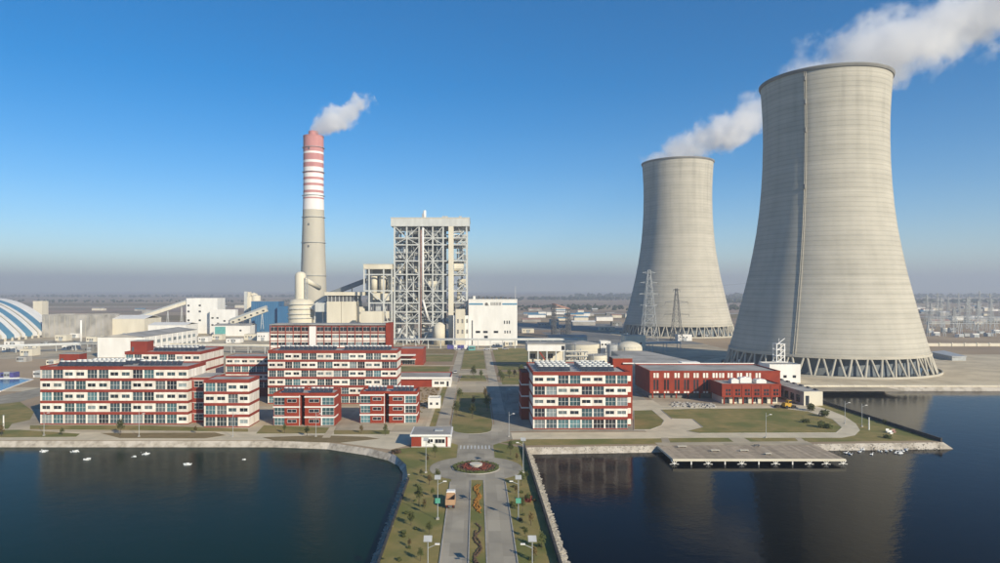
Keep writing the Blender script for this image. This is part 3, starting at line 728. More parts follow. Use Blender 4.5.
for k, (xa, xb, ya, yb, z) in enumerate(((102, 105, 270, 273, 1.4), (106, 110.5, 271, 274, 1.9), (112, 116, 270, 274, 1.2))):
    single('air_handling_unit', MB().box(xa, xb, ya, yb, 7.7, 7.7 + z).box(xa + .3, xb - .3, ya + .3, yb - .3, 7.7 + z, 7.95 + z).cyl((xa + xb) / 2, (ya + yb) / 2, 7.95 + z, 8.2 + z, .6, n=10), 'white',
           ['left white air handling unit', 'tallest white air handling unit', 'right white air handling unit'][k] + ' on the red annex roof', 'air conditioner', ((xa + xb) / 2, ya, 7.7), 'air units on the annex roof')
t = thing('pump_house', 'long narrow grey pump house with pale end wall at the water edge', 'building', (131, 263, 0))
part('wall', MB().box(127.5, 134.6, 263, 302, 0, 5.0), 'roofgrey', t)
part('end_wall', MB().box(127.4, 134.7, 262.6, 262.99, 0, 5.5), 'cream', t)
part('roof', MB().box(127.2, 134.9, 262.99, 302.3, 5.0, 5.4), 'roofgrey', t)
for k in range(7): part('window', MB().box(127.42, 127.52, 266 + k * 5, 269 + k * 5, .8, 3.6), 'glass_dark', t)
part('door', MB().box(128.0, 129.4, 262.55, 262.62, .1, 3.9), 'glass_dark', t)
for k in range(6): part('roof_vent', MB().box(134.0, 134.8, 266 + k * 6, 268.5 + k * 6, 5.4, 5.9), 'dark_steel', t)
shed('white_block', 'plain white box building below the large cooling tower', 'building', 142, 157, 327, 339, 8.6, 'white', wins=(3, 1, 1.6, 1.3, 2.0, 4.2, .05, .95))
# steel stair tower
st = thing('stair_tower', 'white open steel stair tower rising behind the white box building', 'tower', (153.5, 341, 0))
for (dx, dy) in ((0, 0), (4, 0), (0, 4), (4, 4)): part('column', MB().box(151.5 + dx, 152 + dx, 341 + dy, 341.5 + dy, 0, 17.8), 'white', st)
for k in range(6):
    z = 2.6 + k * 3; part('landing', MB().box(151.4, 156.1, 340.9, 345.6, z, z + .25), 'white', st)
    part('stair_flight', MB().bar((152, 341.2, z), (155.8, 341.2, z + 3), .35), 'white', st)
part('mast', MB().tube((153.7, 343, 17.8), (153.7, 343, 20.5), .15), 'white', st)

# ------------------------------------------------------------------ cooling towers
PROF = [(10, 52.3), (16, 50.6), (30, 47.0), (42, 44.2), (55, 41.2), (68, 38.7), (80, 36.7), (92, 35.2), (105, 34.1), (118, 33.4), (132, 33.1), (142, 33.2), (150, 33.5), (160, 34.1), (166, 34.6)]
def cooling_tower(label, cx, cy, zs=1.0, rs=1.0, lad=-15.6):
    t = thing('cooling_tower', label, 'cooling tower', (cx, cy, 0), 'cooling towers')
    pr = [(r * rs, z * zs) for z, r in PROF]
    # refine profile
    P = []
    for i in range(len(pr) - 1):
        for k in range(3): P.append((pr[i][0] + (pr[i + 1][0] - pr[i][0]) * k / 3, pr[i][1] + (pr[i + 1][1] - pr[i][1]) * k / 3))
    P.append(pr[-1])
    g = MB(); g.lathe(P, 128, (cx, cy)); top = pr[-1]
    g.lathe([(r - .8, z) for r, z in reversed(P)], 96, (cx, cy)); part('shell', g, 'tower_shell', t, smooth=True)
    part('rim', MB().lathe([(top[0] - .9, top[1] - .8), (top[0] + .5, top[1] - .8), (top[0] + .9, top[1] + .2), (top[0] + .9, top[1] + .9), (top[0] - .9, top[1] + .9), (top[0] - .9, top[1] - .8)], 128, (cx, cy)), 'concrete_dark', t)
    rb, zb = pr[0]
    part('ring_beam', MB().lathe([(rb - .9, zb - .5), (rb + .45, zb - .5), (rb + .35, zb + .9), (rb - .9, zb + .9), (rb - .9, zb - .5)], 128, (cx, cy)), 'concrete', t)
    n = 44; rf = 55.0 * rs
    for k in range(n):
        a = 2 * pi * k / n
        for s_ in (-1, 1):
            a1 = a + s_ * pi / n * .78; g = MB()
            p = (cx + rf * cos(a), cy + rf * sin(a), 0); q = (cx + (rb - .3) * cos(a1 + 0), cy + (rb - .3) * sin(a1), zb - .2)
            a0 = a + s_ * pi / n * .14; p = (cx + rf * cos(a0), cy + rf * sin(a0), 0)
            g.tube(p, q, .62, .55, 8); part('column', g, 'concrete', t)
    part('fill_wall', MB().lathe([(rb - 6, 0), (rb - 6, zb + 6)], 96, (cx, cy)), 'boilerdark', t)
    part('basin_wall', MB().lathe([(rf + 2.0, 0), (rf + 2.6, 0), (rf + 2.6, 1.1), (rf + 2.0, 1.1), (rf + 2.0, 0)], 128, (cx, cy)), 'concrete', t)
    part('basin_water', MB().lathe([(rb - 6, .25), (rf + 2.0, .25)], 96, (cx, cy)), 'water_calm', t)
    part('apron_ring', MB().lathe([(rf + 2.6, .06), (rf + 12, .06)], 128, (cx, cy)), 'paving', t)
    # ladder and cable strip up the shell
    ang = atan2(-cy, -cx) + radians(lad); g = MB()
    for i in range(len(P) - 1):
        for dd in (-.012, .012):
            a = ang + dd
            g.bar(((cx + (P[i][0] + .35) * cos(a)), cy + (P[i][0] + .35) * sin(a), P[i][1]), (cx + (P[i + 1][0] + .35) * cos(a), cy + (P[i + 1][0] + .35) * sin(a), P[i + 1][1]), .24)
        g.bar(((cx + (P[i][0] + .3) * cos(ang - .012)), cy + (P[i][0] + .3) * sin(ang - .012), P[i][1]), (cx + (P[i][0] + .3) * cos(ang + .012), cy + (P[i][0] + .3) * sin(ang + .012), P[i][1]), .3)
    part('ladder', g, 'concrete', t)
    for f_ in (.55, .72, .84, .93):
        i = int(f_ * (len(P) - 1)); r, z = P[i]
        g = MB(); g.box(-.9, .9, -.7, .7, z, z + 2.6); o = part('ladder_platform', MB().tube((cx + (r + .9) * cos(ang), cy + (r + .9) * sin(ang), z), (cx + (r + .9) * cos(ang), cy + (r + .9) * sin(ang), z + 2.4), .6, n=8), 'concrete_dark', t)
    return t
TW1 = (204.2, 396.5); TW2 = (205.0, 688.0)
cooling_tower('large near cooling tower at the right beside the pond', *TW1)
cooling_tower('farther cooling tower seen left of the large one', *TW2, 1.045, 1.01, 120)

# ------------------------------------------------------------------ chimney
CH = (XA(313.5, 720), 720)
def chimney():
    t = thing('chimney', 'tall concrete chimney with red and white banded top', 'chimney', (CH[0], CH[1], 0))
    def rad(z): return 15.2 - (15.2 - 10.6) * min(1, z / 150) ** .9 if z < 150 else 10.6
    part('shaft', MB().lathe([(rad(z), z) for z in range(0, 131, 10)], 48, CH), 'concrete', t, True)
    z = 130.0; top = 204.0
    # bands measured from the photograph (v of band limits)
    edges = [208.5, 199.5, 198, 193.5, 191, 186.5, 184, 180.5, 178, 174, 172, 168, 163.5, 161, 154.5, 152.5, 137]
    zs = [ZA(v, 720) for v in edges]; zs[0] = 130.0
    w = True
    for i in range(len(zs) - 1):
        part('white_band' if i % 2 == 0 else 'red_band', MB().lathe([(rad(zs[i]) + .05, zs[i]), (rad(zs[i + 1]) + .05, zs[i + 1])], 48, CH), 'ch_white' if i % 2 == 0 else 'ch_red', t, True)
    zt = zs[-1]
    part('cap', MB().lathe([(10.6, zt), (10.9, zt), (10.9, zt + .8), (5.4, zt + .8)], 48, CH), 'ch_red', t)
    part('flue', MB().lathe([(5.2, zt), (5.2, zt + 6), (4.6, zt + 6), (4.6, zt)], 32, CH), 'ch_red', t)
    for zz in (60, 95, 122, 145, 170, 196):
        part('platform', MB().lathe([(rad(zz) + .04, zz), (rad(zz) + 1.1, zz), (rad(zz) + 1.1, zz + .3), (rad(zz) + .04, zz + .3)], 40, CH), 'galv', t)
    for zz in (113, 90, 193):
        part('opening', MB().box(CH[0] - 3, CH[0] - 1.6, CH[1] - rad(zz) - .25, CH[1] - rad(zz) + 2, zz, zz + 2.2), 'dark_steel', t)
    return zt + 6
CHTOP = chimney()

# ------------------------------------------------------------------ boiler house
def boiler():
    Y = 562.0; dep = 46.0
    t = thing('boiler_house', 'tall open steel boiler frame with braces and pale roof box', 'boiler house', (XA(430, Y), Y, 0))
    X = lambda u: XA(u, Y); Z = lambda v: ZA(v, Y)
    xs = [X(u) for u in (394.5, 406.8, 419.2, 432.8, 443.2, 466.5)]
    zl = [Z(v) for v in (338, 323.4, 312, 303, 291, 274.5, 261, 244.8, 238, 226)]; zl[0] = 0
    ys = [Y, Y + 15, Y + 30, Y + dep]
    C = 'cream_steel'
    part('roof_box', MB().box(X(391), X(469.5), Y - 1.5, Y + dep + 2, Z(226.3), Z(218.2)), C, t)
    part('roof', MB().box(X(391) - .3, X(469.5) + .3, Y - 1.8, Y + dep + 2.3, Z(218.2), Z(217.6)), 'cream', t)
    for yi, y in enumerate(ys):
        for x in xs: part('column', MB().box(x - .6, x + .6, y - .6, y + .6, 0, Z(226.4)), C, t)
        for z in zl[1:-1]: part('beam', MB().box(xs[0] + .7, xs[-1] - .7, y - .4, y + .4, z - .45, z + .45), C, t)
    for z in zl[1:-1]:
        for x in xs: part('beam', MB().box(x - .45, x + .45, Y + .75, Y + dep - .75, z - .5, z + .5), C, t)
        part('floor_grating', MB().box(xs[0] + 1, xs[-1] - 1, Y + 3.0, Y + dep - 3, z + .62, z + .8), 'steel', t)
    # diagonals on the front, star pattern across each pair of bays
    def dia(a, b, y): part('brace', MB().bar((a[0], y, a[1]), (b[0], y, b[1]), .55), C, t)
    for (l, c, r) in ((xs[0], xs[1], xs[2]), (xs[2] + 2, xs[3], xs[4])):
        for y in (Y - .1, ys[2]):
            for (za, zb, up) in ((zl[9], zl[8], 0), (zl[8], zl[7], 1), (zl[7], zl[6], 0), (zl[6], zl[5], 1), (zl[5], zl[4], 0), (zl[4], zl[3], 1), (zl[3], zl[2], 1), (zl[2], zl[1], 0), (zl[1], 0, 1)):
                if up: dia((c, za), (l, zb), y); dia((c, za), (r, zb), y)
                else: dia((l, za), (c, zb), y); dia((r, za), (c, zb), y)
    for (za, zb) in ((zl[9], zl[7]), (zl[7], zl[5]), (zl[5], zl[4]), (zl[4], zl[2]), (zl[2], 0)):
        for x in (xs[0], xs[-1]):
            part('brace', MB().bar((x, Y, za), (x, Y + 15, zb), .6), C, t); part('brace', MB().bar((x, Y + 30, za), (x, Y + 15, zb), .6), C, t)
    part('stair_shaft', MB().box(X(448.6), X(453.6), Y - 2.2, Y + 4, 0, Z(226.5)), 'cream', t)
    part('riser_pipe', MB().tube((X(423), Y - 1.4, Z(300)), (X(423), Y - 1.4, Z(228)), .95, n=10).tube((X(423), Y - 1.4, Z(300)), (X(428), Y - 1.4, Z(318)), .95, n=10), 'white', t, True)
    part('riser_pipe', MB().tube((X(421), Y - 1.2, 0), (X(421), Y - 1.2, Z(230)), .45, n=8), 'pinkroof', t, True)
    # furnace and ducts inside
    part('furnace', MB().box(xs[1] + 3, xs[4] - 2, Y + 17, Y + 29, 20, Z(229)), 'boilerdark', t)
    part('rear_pass', MB().box(xs[0] + 4, xs[2], Y + 31, Y + 44, 26, Z(240)), 'boilerdark', t)
    part('lift_shaft', MB().box(xs[4] - 6, xs[4] - .9, Y + 4.2, Y + 10, 0, Z(226.5)), 'boilerdark', t)
    for k, (u, v, w, h) in enumerate(((427, 234, 16, 3.5), (399, 256, 7, 3.5), (411, 257, 9, 3), (436, 256, 10, 3), (400, 267, 6, 4), (413, 269, 10, 3.4), (438, 270, 12, 3), (427, 279, 10, 6), (400, 285, 7, 4), (413, 284, 8, 4), (440, 286, 7, 4), (400, 297, 12, 5), (432, 298, 18, 6.5), (413, 308, 6, 8), (430, 307, 6, 5), (437, 316, 8, 6), (404, 317, 9, 4), (411, 330, 7, 5), (427, 330, 10, 4), (398, 308, 5, 5), (441, 297, 6, 6), (424, 262, 8, 2.5), (460, 236, 9, 3.4), (461, 252, 7, 6), (459, 267, 8, 7), (462, 283, 7, 7), (459, 297, 8, 6), (462, 310, 8, 5), (459, 323, 7, 6))):
        x, z = X(u), Z(v); y = Y + rr(4, 10); g = MB()
        if k % 3 == 0: g.tube((x - w / 2, y, z), (x + w / 2, y, z), h / 2, n=10)
        elif k % 3 == 1: g.box(x - w / 2, x + w / 2, y, y + 5, z - h / 2, z + h / 2)
        else: g.tube((x, y + 2, z - h), (x, y + 2, z + h), w * .25, n=10)
        part('duct', g, random.choice(['cream_steel', 'steel', 'cream', 'galv']), t)
    g = MB(); a = (X(432.6), Y + 4, Z(281)); g.lathe([(5.2, Z(281)), (5.2, Z(284)), (1.0, Z(292))], 4, (a[0], a[1]), a0=pi / 4, a1=pi / 4 + 2 * pi); part('hopper', g, 'cream', t)
    for i in range(9):
        za, zb = zl[i], zl[i + 1]
        for c in range(5):
            xa_, xb_ = xs[c], xs[c + 1]
            if c == 4: xa_ = X(454)
            w = xb_ - xa_
            # intermediate walkway with handrail
            zm = (za + zb) / 2 if zb - za > 9 else za + 4.2
            part('walkway', MB().box(xa_ + .7, xb_ - .7, Y + 1.2, Y + 3.4, zm, zm + .22), 'cream_steel', t)
            part('handrail', MB().bar((xa_ + .7, Y + 1.2, zm + 1.1), (xb_ - .7, Y + 1.2, zm + 1.1), .14).bar((xa_ + .7, Y + 1.2, zm + .6), (xb_ - .7, Y + 1.2, zm + .6), .1), 'cream_steel', t)
            for q in range(3):
                f0 = rr(.05, .6); f1 = min(.95, f0 + rr(.2, .5)); g0 = rr(0, .5); g1 = g0 + rr(.2, .45); y = Y + rr(3.6, 13)
                g = MB()
                if R() < .5: g.box(xa_ + w * f0, xa_ + w * f1, y, y + 3, za + (zb - za) * g0, za + (zb - za) * g1)
                else: g.tube((xa_ + w * f0, y, za + (zb - za) * g1), (xa_ + w * f1, y, za + (zb - za) * g1), rr(.5, 1.3), n=10)
                part('equipment', g, random.choice(['cream', 'cream_steel', 'steel', 'galv', 'boilerdark', 'tank_white', 'cream_steel']), t)
            part('hanger', MB().bar((xa_ + w * rr(.2, .8), Y + 2, za), (xa_ + w * rr(.2, .8), Y + 2, zb), .3), 'cream_steel', t)
    for k in range(40):
        i = random.randrange(1, 9); x0_ = rr(xs[0] + 2, xs[-1] - 12); y = rr(Y + 2, Y + 12); z = zl[i] + rr(1.5, 6)
        part('pipe', MB().tube((x0_, y, z), (x0_ + rr(6, 16), y, z), rr(.25, .6), n=6), random.choice(['cream_steel', 'galv', 'steel', 'tank_white']), t)
    for k in range(22):
        x0_ = rr(xs[0] + 2, xs[-1] - 2); y = rr(Y + 2, Y + 14); i = random.randrange(0, 7)
        part('pipe', MB().tube((x0_, y, zl[i]), (x0_, y, zl[i + 2]), rr(.25, .7), n=6), random.choice(['cream_steel', 'galv', 'steel']), t)
    for z in zl[1:9]:
        g = MB()
        for zz in (1.6, 1.1): g.bar((xs[4] + 3, Y - .9, z + zz), (xs[5], Y - .9, z + zz), .12)
        for q in range(6): xx = xs[4] + 3 + (xs[5] - xs[4] - 3) * q / 5; g.bar((xx, Y - .9, z + .5), (xx, Y - .9, z + 1.6), .12)
        part('railing', g, 'galv', t)
        part('stair_flight', MB().bar((X(456), Y + 1, z), (X(464), Y + 1, z + 6), .8), 'cream_steel', t)
    part('vent_stack', MB().tube((X(423.7), Y + 10, Z(218)), (X(423.7), Y + 10, Z(209)), 1.3, n=12), 'white', t, True)
    part('vent_stack', MB().tube((X(421.7), Y + 10, Z(218)), (X(421.7), Y + 10, Z(212)), .6, n=8), 'steel', t, True)
    for u in (443, 446, 460): part('roof_unit', MB().box(X(u) - 1.2, X(u) + 1.2, Y + 8, Y + 12, Z(217.6), Z(217.6) + 2.2), 'steel', t)
    part('ground_tank', MB().cyl(X(440), Y - 8, 0, 16, 4.6, n=20).lathe([(4.6, 16), (2.5, 18), (.01, 18.6)], 20, (X(440), Y - 8)), 'cream', t, True)
boiler()
def coal_bunker_frame():
    Y = 562.0; X = lambda u: XA(u, Y); Z = lambda v: ZA(v, Y)
    t = thing('bunker_frame', 'lower steel bunker frame with white top attached left of the boiler', 'steel frame', (X(377), Y, 0))
    C = 'cream_steel'; xs = [X(u) for u in (364, 369, 383.5, 391.8)]
    part('top_box', MB().box(X(363.5), X(392.5), Y, Y + 34, Z(269), Z(264.3)), 'cream', t)
    part('roof', MB().box(X(363.5) - .3, X(392.5), Y - .4, Y + 34.3, Z(264.3), Z(263.8)), 'cream_steel', t)
    zl = [Z(v) for v in (269, 274.5, 290.8, 303, 322)]
    for x in xs:
        for y in (Y + 1, Y + 16, Y + 32): part('column', MB().box(x - .6, x + .6, y - .6, y + .6, 0 if x > xs[0] + 1 else Z(291), Z(269)), C, t)
    for z in zl[1:]:
        for y in (Y + 1, Y + 16): part('beam', MB().box(xs[0] if z > Z(292) else xs[1], xs[-1] - .62, y - .45, y + .45, z - .5, z + .5), C, t)
    part('brace', MB().bar((xs[1], Y + .8, zl[2]), (xs[2], Y + .8, zl[3]), .7), C, t); part('brace', MB().bar((xs[3], Y + .8, zl[2]), (xs[2], Y + .8, zl[3]), .7), C, t); part('brace', MB().bar((xs[2], Y + .8, zl[3]), (xs[3], Y + .8, 4), .7), C, t)
    part('back_panel', MB().box(xs[0], xs[3], Y + 20, Y + 22, Z(303), Z(269)), 'steel', t)
    for i in range(3):
        x = xs[1] + 3 + i * 7; part('bunker', MB().cyl(x, Y + 9, Z(290), Z(276), 2.8, n=16).lathe([(2.8, Z(290)), (.8, Z(299))], 16, (x, Y + 9)), 'cream', t, True)
    for u, v, w in ((376, 296, 6), (386, 297, 9), (380, 310, 8), (388, 315, 6)):
        part('duct', MB().box(X(u) - w / 2, X(u) + w / 2, Y + 3, Y + 8, Z(v) - 3, Z(v) + 3), random.choice(['cream', 'steel']), t)
    part('lower_block', MB().box(X(363), X(384), Y - 12, Y - 1, 0, Z(311)), 'cream', t)
coal_bunker_frame()

# precipitator building, absorber, turbine hall
t = thing('precipitator', 'cream clad precipitator block with dark windows under its slab roof', 'building', (XA(341, 576), 576, 0))
Yp = 576; X_ = lambda u: XA(u, Yp); Z_ = lambda v: ZA(v, Yp)
part('wall', MB().box(X_(326.8), X_(341), Yp, Yp + 30, 0, Z_(301.6)), 'cream', t); part('wall', MB().box(X_(341.4), X_(356), Yp, Yp + 30, 0, Z_(301.6)), 'cream', t)
part('clerestory', MB().box(X_(327.5), X_(355.3), Yp + .8, Yp + 29, Z_(301.6), Z_(295.5)), 'dark_steel', t)
for k in range(9): part('mullion', MB().box(X_(327.5) + k * 3.2, X_(327.5) + k * 3.2 + .6, Yp + .4, Yp + .9, Z_(301.6), Z_(295.5)), 'cream_steel', t)
part('roof', MB().box(X_(325), X_(365), Yp - 1.5, Yp + 31, Z_(295.5), Z_(292)), 'cream', t)
part('side_block', MB().box(X_(356.1), X_(364), Yp + 3, Yp + 28, 0, Z_(307)), 'cream', t)
part('inlet_duct', MB().prism([(X_(326.7), Yp + 4), (X_(326.7), Yp + 12), (X_(314), Yp + 12), (X_(314), Yp + 4)], Z_(312), Z_(303)), 'cream_steel', t)
ab = thing('absorber_tower', 'domed cream absorber vessel on a wide drum beside the chimney', 'vessel', (XA(301, 595), 595, 0))
Ya = 595; xa = XA(300.5, Ya); xb = XA(301.5, Ya); Z_ = lambda v: ZA(v, Ya)
part('drum', MB().lathe([(11.2, 0), (11.2, Z_(303)), (9, Z_(300)), (4, Z_(298.5))], 40, (xb, Ya)), 'cream', ab, True)
part('vessel', MB().lathe([(4.9, Z_(299)), (4.9, Z_(276)), (4.2, Z_(273.6)), (2.5, Z_(272)), (.05, Z_(271.6))], 32, (xa, Ya)), 'cream', ab, True)
for v in (318, 314, 309, 304.5): part('ring_platform', MB().lathe([(11.3, Z_(v)), (12.3, Z_(v)), (12.3, Z_(v) + .6), (11.3, Z_(v) + .6)], 40, (xb, Ya)), 'cream_steel', ab)
part('outlet_duct', MB().tube((xa + 3, Ya, Z_(279)), (xa + 12, Ya + 20, Z_(288)), 2.2, n=14), 'cream', ab, True)
for k in range(5): part('ladder_cage', MB().box(xa + 5.2, xa + 7.4, Ya - 5, Ya - 3.4, Z_(298 - k * 5), Z_(298 - k * 5) + .5), 'galv', ab)
for dx in (5.2, 7.2): part('pipe', MB().tube((xa + dx, Ya - 4.4, 20), (xa + dx, Ya - 4.4, Z_(278)), .35, n=8), 'galv', ab)
ds = thing('duct_support', 'sloping pale flue duct between the drum vessel and precipitator', 'duct', (XA(318, 582), 582, 0))
part('duct', MB().tube((XA(313, 590), 588, ZA(309, 588)), (XA(327, 588), 588, ZA(297.5, 588)), 3.0, n=4), 'cream_steel', ds)
for u in (315, 323): part('leg', MB().box(XA(u, 588) - .5, XA(u, 588) + .5, 587, 588, 0, ZA(306, 588)), 'cream_steel', ds)
part('pump_box', MB().box(XA(315, 580), XA(321, 580), 580, 585, 0, 14), 'cream', ds)
ds2 = thing('conveyor_gallery', 'dark blue coal conveyor gallery climbing to the bunker frame', 'conveyor', (XA(340, 600), 600, 0))
part('gallery', MB().tube((XA(330, 600), 602, ZA(294, 602)), (XA(366, 590), 590, ZA(280.5, 590)), 2.6, n=4), 'boilerdark', ds2)
for u, v in ((340, 291), (352, 286.5)): part('trestle', MB().bar((XA(u, 598) - 2, 598, 0), (XA(u, 598), 598, ZA(v, 598)), .6).bar((XA(u, 598) + 2, 598, 0), (XA(u, 598), 598, ZA(v, 598)), .6), 'steel', ds2)
t = thing('turbine_hall', 'white windowed turbine hall with blue stripe right of the boiler frame', 'building', (XA(493, 546), 546, 0))
Yt = 546; X_ = lambda u: XA(u, Yt); Z_ = lambda v: ZA(v, Yt)
part('wall', MB().box(X_(468.7), X_(517.2), Yt, Yt + 70, 0, Z_(299.6)), 'white', t)
part('roof', MB().box(X_(468.7) + .4, X_(517.2) - .4, Yt + .4, Yt + 69.6, Z_(299.6) - .01, Z_(299.6) + .1), 'roofgrey', t)
part('cornice', MB().box(X_(468.5), X_(517.4), Yt - .3, Yt + 1, Z_(300.4), Z_(299.2)), 'white', t)
part('blue_stripe', MB().box(X_(469), X_(483), Yt - .12, Yt, Z_(304.9), Z_(303.2)), 'blueband', t)
part('blue_stripe', MB().box(X_(502.3), X_(517), Yt - .12, Yt, Z_(304.9), Z_(303.2)), 'blueband', t)
part('emblem', MB().tube((X_(486.5), Yt - .2, Z_(304.2)), (X_(486.5), Yt, Z_(304.2)), 1.3, n=14).box(X_(485.2), X_(489), Yt - .15, Yt - .02, Z_(305.6), Z_(305)), 'roofdark', t)
for k in range(4):       # four square characters, too soft in the picture to read
    g = MB(); x = X_(490.6 + k * 2.75); z = Z_(305.4)
    for q in range(3): g.box(x, x + 1.9, Yt - .15, Yt - .01, z + .2 + q * .95, z + .45 + q * .95)
    g.box(x + .2 + .3 * (k % 2), x + .45 + .3 * (k % 2), Yt - .17, Yt - .01, z, z + 2.4); g.box(x + 1.3, x + 1.55, Yt - .17, Yt - .01, z + .2 * k, z + 2.5)
    part('sign_character', g, 'roofdark', t)
for (u, v, w, h) in ((504.5, 322.3, .9, 2.6), (507, 322.3, .9, 2.6), (509.3, 322.3, .9, 2.6), (478, 332, 3.6, 1.8), (485.5, 332, 3.6, 1.8), (496, 332, 3.6, 1.8), (505, 332, .9, 2.2), (507.5, 332, .9, 2.2), (510, 332, .9, 2.2), (486, 337, 3, 2)):
    part('window', MB().box(X_(u) - w / 2, X_(u) + w / 2, Yt - .08, Yt + .02, Z_(v) - h / 2, Z_(v) + h / 2), 'glass_dark', t)
part('expansion_joint', MB().box(X_(471.6), X_(472.8), Yt - .1, Yt + .02, 0, Z_(320.5)), 'dark_steel', t)
for k in range(9): part('roof_vent', MB().box(X_(473 + k * 4.6), X_(475.4 + k * 4.6), Yt + 20, Yt + 23, Z_(299.6), Z_(299.6) + rr(1.2, 2.8)), random.choice(['dark_steel', 'white', 'roofdark']), t)
part('mast', MB().tube((X_(515.6), Yt + 3, Z_(299)), (X_(515.6), Yt + 3, Z_(286)), .18, .08), 'white', t)
t = shed('switch_house', 'narrow white stair block between the boiler frame and turbine hall', 'building', XA(453.3, 544), XA(468.5, 544), 544, 556, ZA(316, 544), 'white')
part('stair_core', MB().box(XA(455.6, 544), XA(465, 544), 542.5, 550, 0, ZA(309.2, 544)), 'cream', t)
for u in (458, 462.5, 467):
    for v in (321, 331.5): part('louvre', MB().box(XA(u, 542) - .7, XA(u, 542) + .7, 542.3 if u < 466 else 543.9, 544.05, ZA(v, 544) - 1.6, ZA(v, 544) + 1.6), 'concrete_dark', t)

# pipe rack in front of the power block
def pipe_rack(label, a, b, h, w, n, mat='cream_steel', pipes=4):
    a, b = Vector((*a, 0)), Vector((*b, 0)); t = thing('pipe_rack', label, 'pipe rack', tuple((a + b) / 2), 'pipe racks')
    d = (b - a).normalized(); nn = Vector((-d.y, d.x, 0)) * (w / 2); up = Vector((0, 0, h))
    for k in range(n + 1):
        p = a.lerp(b, k / n); part('trestle', MB().bar(p + nn, p + nn + up, .4).bar(p - nn, p - nn + up, .4).bar(p - nn + up * .98, p + nn + up * .98, .35), mat, t)
    part('girder', MB().bar(a + nn + up, b + nn + up, .6).bar(a - nn + up, b - nn + up, .6), mat, t)
    for k in range(pipes):
        q = nn * (-.8 + 1.6 * k / max(1, pipes - 1)); r = rr(.25, .55); part('pipe', MB().tube(a + q + up + Vector((0, 0, .3 + r)), b + q + up + Vector((0, 0, .3 + r)), r, n=8), random.choice(['cream', 'galv', 'tank_white', 'cream_steel']), t, True)
pipe_rack('long pale pipe rack crossing in front of the boiler house', (-75, 521), (78, 521), 6.6, 5, 16)
pipe_rack('pale pipe rack running left from the dormitories to the coal sheds', (-300, 505), (-98, 470), 5.2, 4, 16)
pipe_rack('low pipe rack beside the storage dome', (-395, 450), (-265, 520), 4.6, 4, 12)
pipe_rack('short pipe rack behind the storage tanks', (70, 470), (150, 500), 6, 4, 7)

# ------------------------------------------------------------------ left side industrial buildings
def dome():
    t = thing('coal_storage_dome', 'white and blue striped vaulted coal storage dome at far left', 'storage dome', (-474, 600, 0))
    hw, hh, xc = 62.0, 37.0, -474
    def sec(dy=0):
        pts = []
        for k in range(25):
            s = -1 + 2 * k / 24; x = s * hw; z = (hh - 5) * (1 - abs(s) ** 2.05) + 5; pts.append((xc + x, z))
        return [(xc - hw - .4, 2)] + pts + [(xc + hw + .4, 2)]
    S = sec(); y = 668.0; bands = [(13, 'cream'), (2, 'white'), (10, 'blueband')]; k = 0
    seq = [(16, 'white'), (10, 'blueband'), (5, 'white'), (2, 'cream'), (7, 'white'), (10, 'blueband'), (5, 'white'), (2, 'cream'), (8, 'white')] + [(10, 'blueband'), (6, 'white'), (2, 'cream'), (7, 'white')] * 4
    for w, m in seq:
        y0 = y - w; g = MB(); n = len(S); e = .25 if m == 'cream' else 0
        ridge = (m == 'cream')
        for yy in (y, y0 + .02):
            for (x, z) in S: g.v.append((x + (e if x > xc else -e), yy, z + e))
        for i in range(n - 1): g.f.append((i, i + 1, n + i + 1, n + i)); g.m.append(0)
        part('ridge_strip' if ridge else ('blue_panel' if m == 'blueband' else 'white_panel'), g, m, t, True); y = y0
        if y < 480: break
    g = MB(); g.v = [(x, 667.9, z) for x, z in S]; g.f = [tuple(range(len(S)))]; g.m = [0]; part('end_wall', g, 'cream', t)
    g = MB(); g.v = [(x, y + .1, z) for x, z in S]; g.f = [tuple(range(len(S)))]; g.m = [0]; part('end_wall', g, 'cream', t)
    part('base_wall', MB().box(xc - hw, xc + hw, y + .3, 667.6, 0, 2.4), 'concrete_dark', t)
    for k in range(16): part('base_pier', MB().box(xc + hw + .1, xc + hw + 1.6, 662 - k * 9, 663 - k * 9, 0, 3.0), 'cream', t)
dome()
shed('silo_block', 'small pale square silo standing beyond the storage dome', 'silo', XA(33, 800), XA(42, 800), 800, 812, ZA(302, 800), 'cream', parapet_h=1)
t = shed('screen_building', 'large windowless beige block behind the dome end', 'building', XA(42, 640), XA(104, 640), 640, 668, ZA(315.8, 640), 'roofgrey', 'roofgrey', parapet_h=1.0)
for k in range(12): part('rib', MB().box(XA(44, 640) + k * 4.9, XA(44, 640) + k * 4.9 + .3, 639.7, 640, 0, ZA(316, 640)), 'concrete', t)
shed('white_shed', 'white roofed shed right of the windowless beige block', 'shed', XA(101, 650), XA(142, 650), 655, 690, ZA(319, 650), 'cream', 'white', gable=3, doors=3)
shed('white_shed', 'long low white shed below the inclined coal conveyor', 'shed', XA(148, 640), XA(186, 640), 640, 668, ZA(325, 640), 'white', 'white', gable=2, doors=3)
t = thing('long_white_shed', 'long white shed with two window rows along its sunlit side', 'shed', (-237, 450, 0))
part('wall', MB().box(-252, -222, 450, 538, 0, 13.6), 'white', t)
g = MB(); a = [(-252.4, 449.6, 13.6), (-221.6, 449.6, 13.6), (-221.6, 538.4, 13.6), (-252.4, 538.4, 13.6), (-237, 449.6, 15.6), (-237, 538.4, 15.6)]
g.v = a; g.f = [(0, 4, 5, 3), (4, 1, 2, 5), (0, 1, 4), (3, 5, 2), (3, 2, 1, 0)]; g.m = [0] * 5; part('roof', g, 'roofgrey', t)
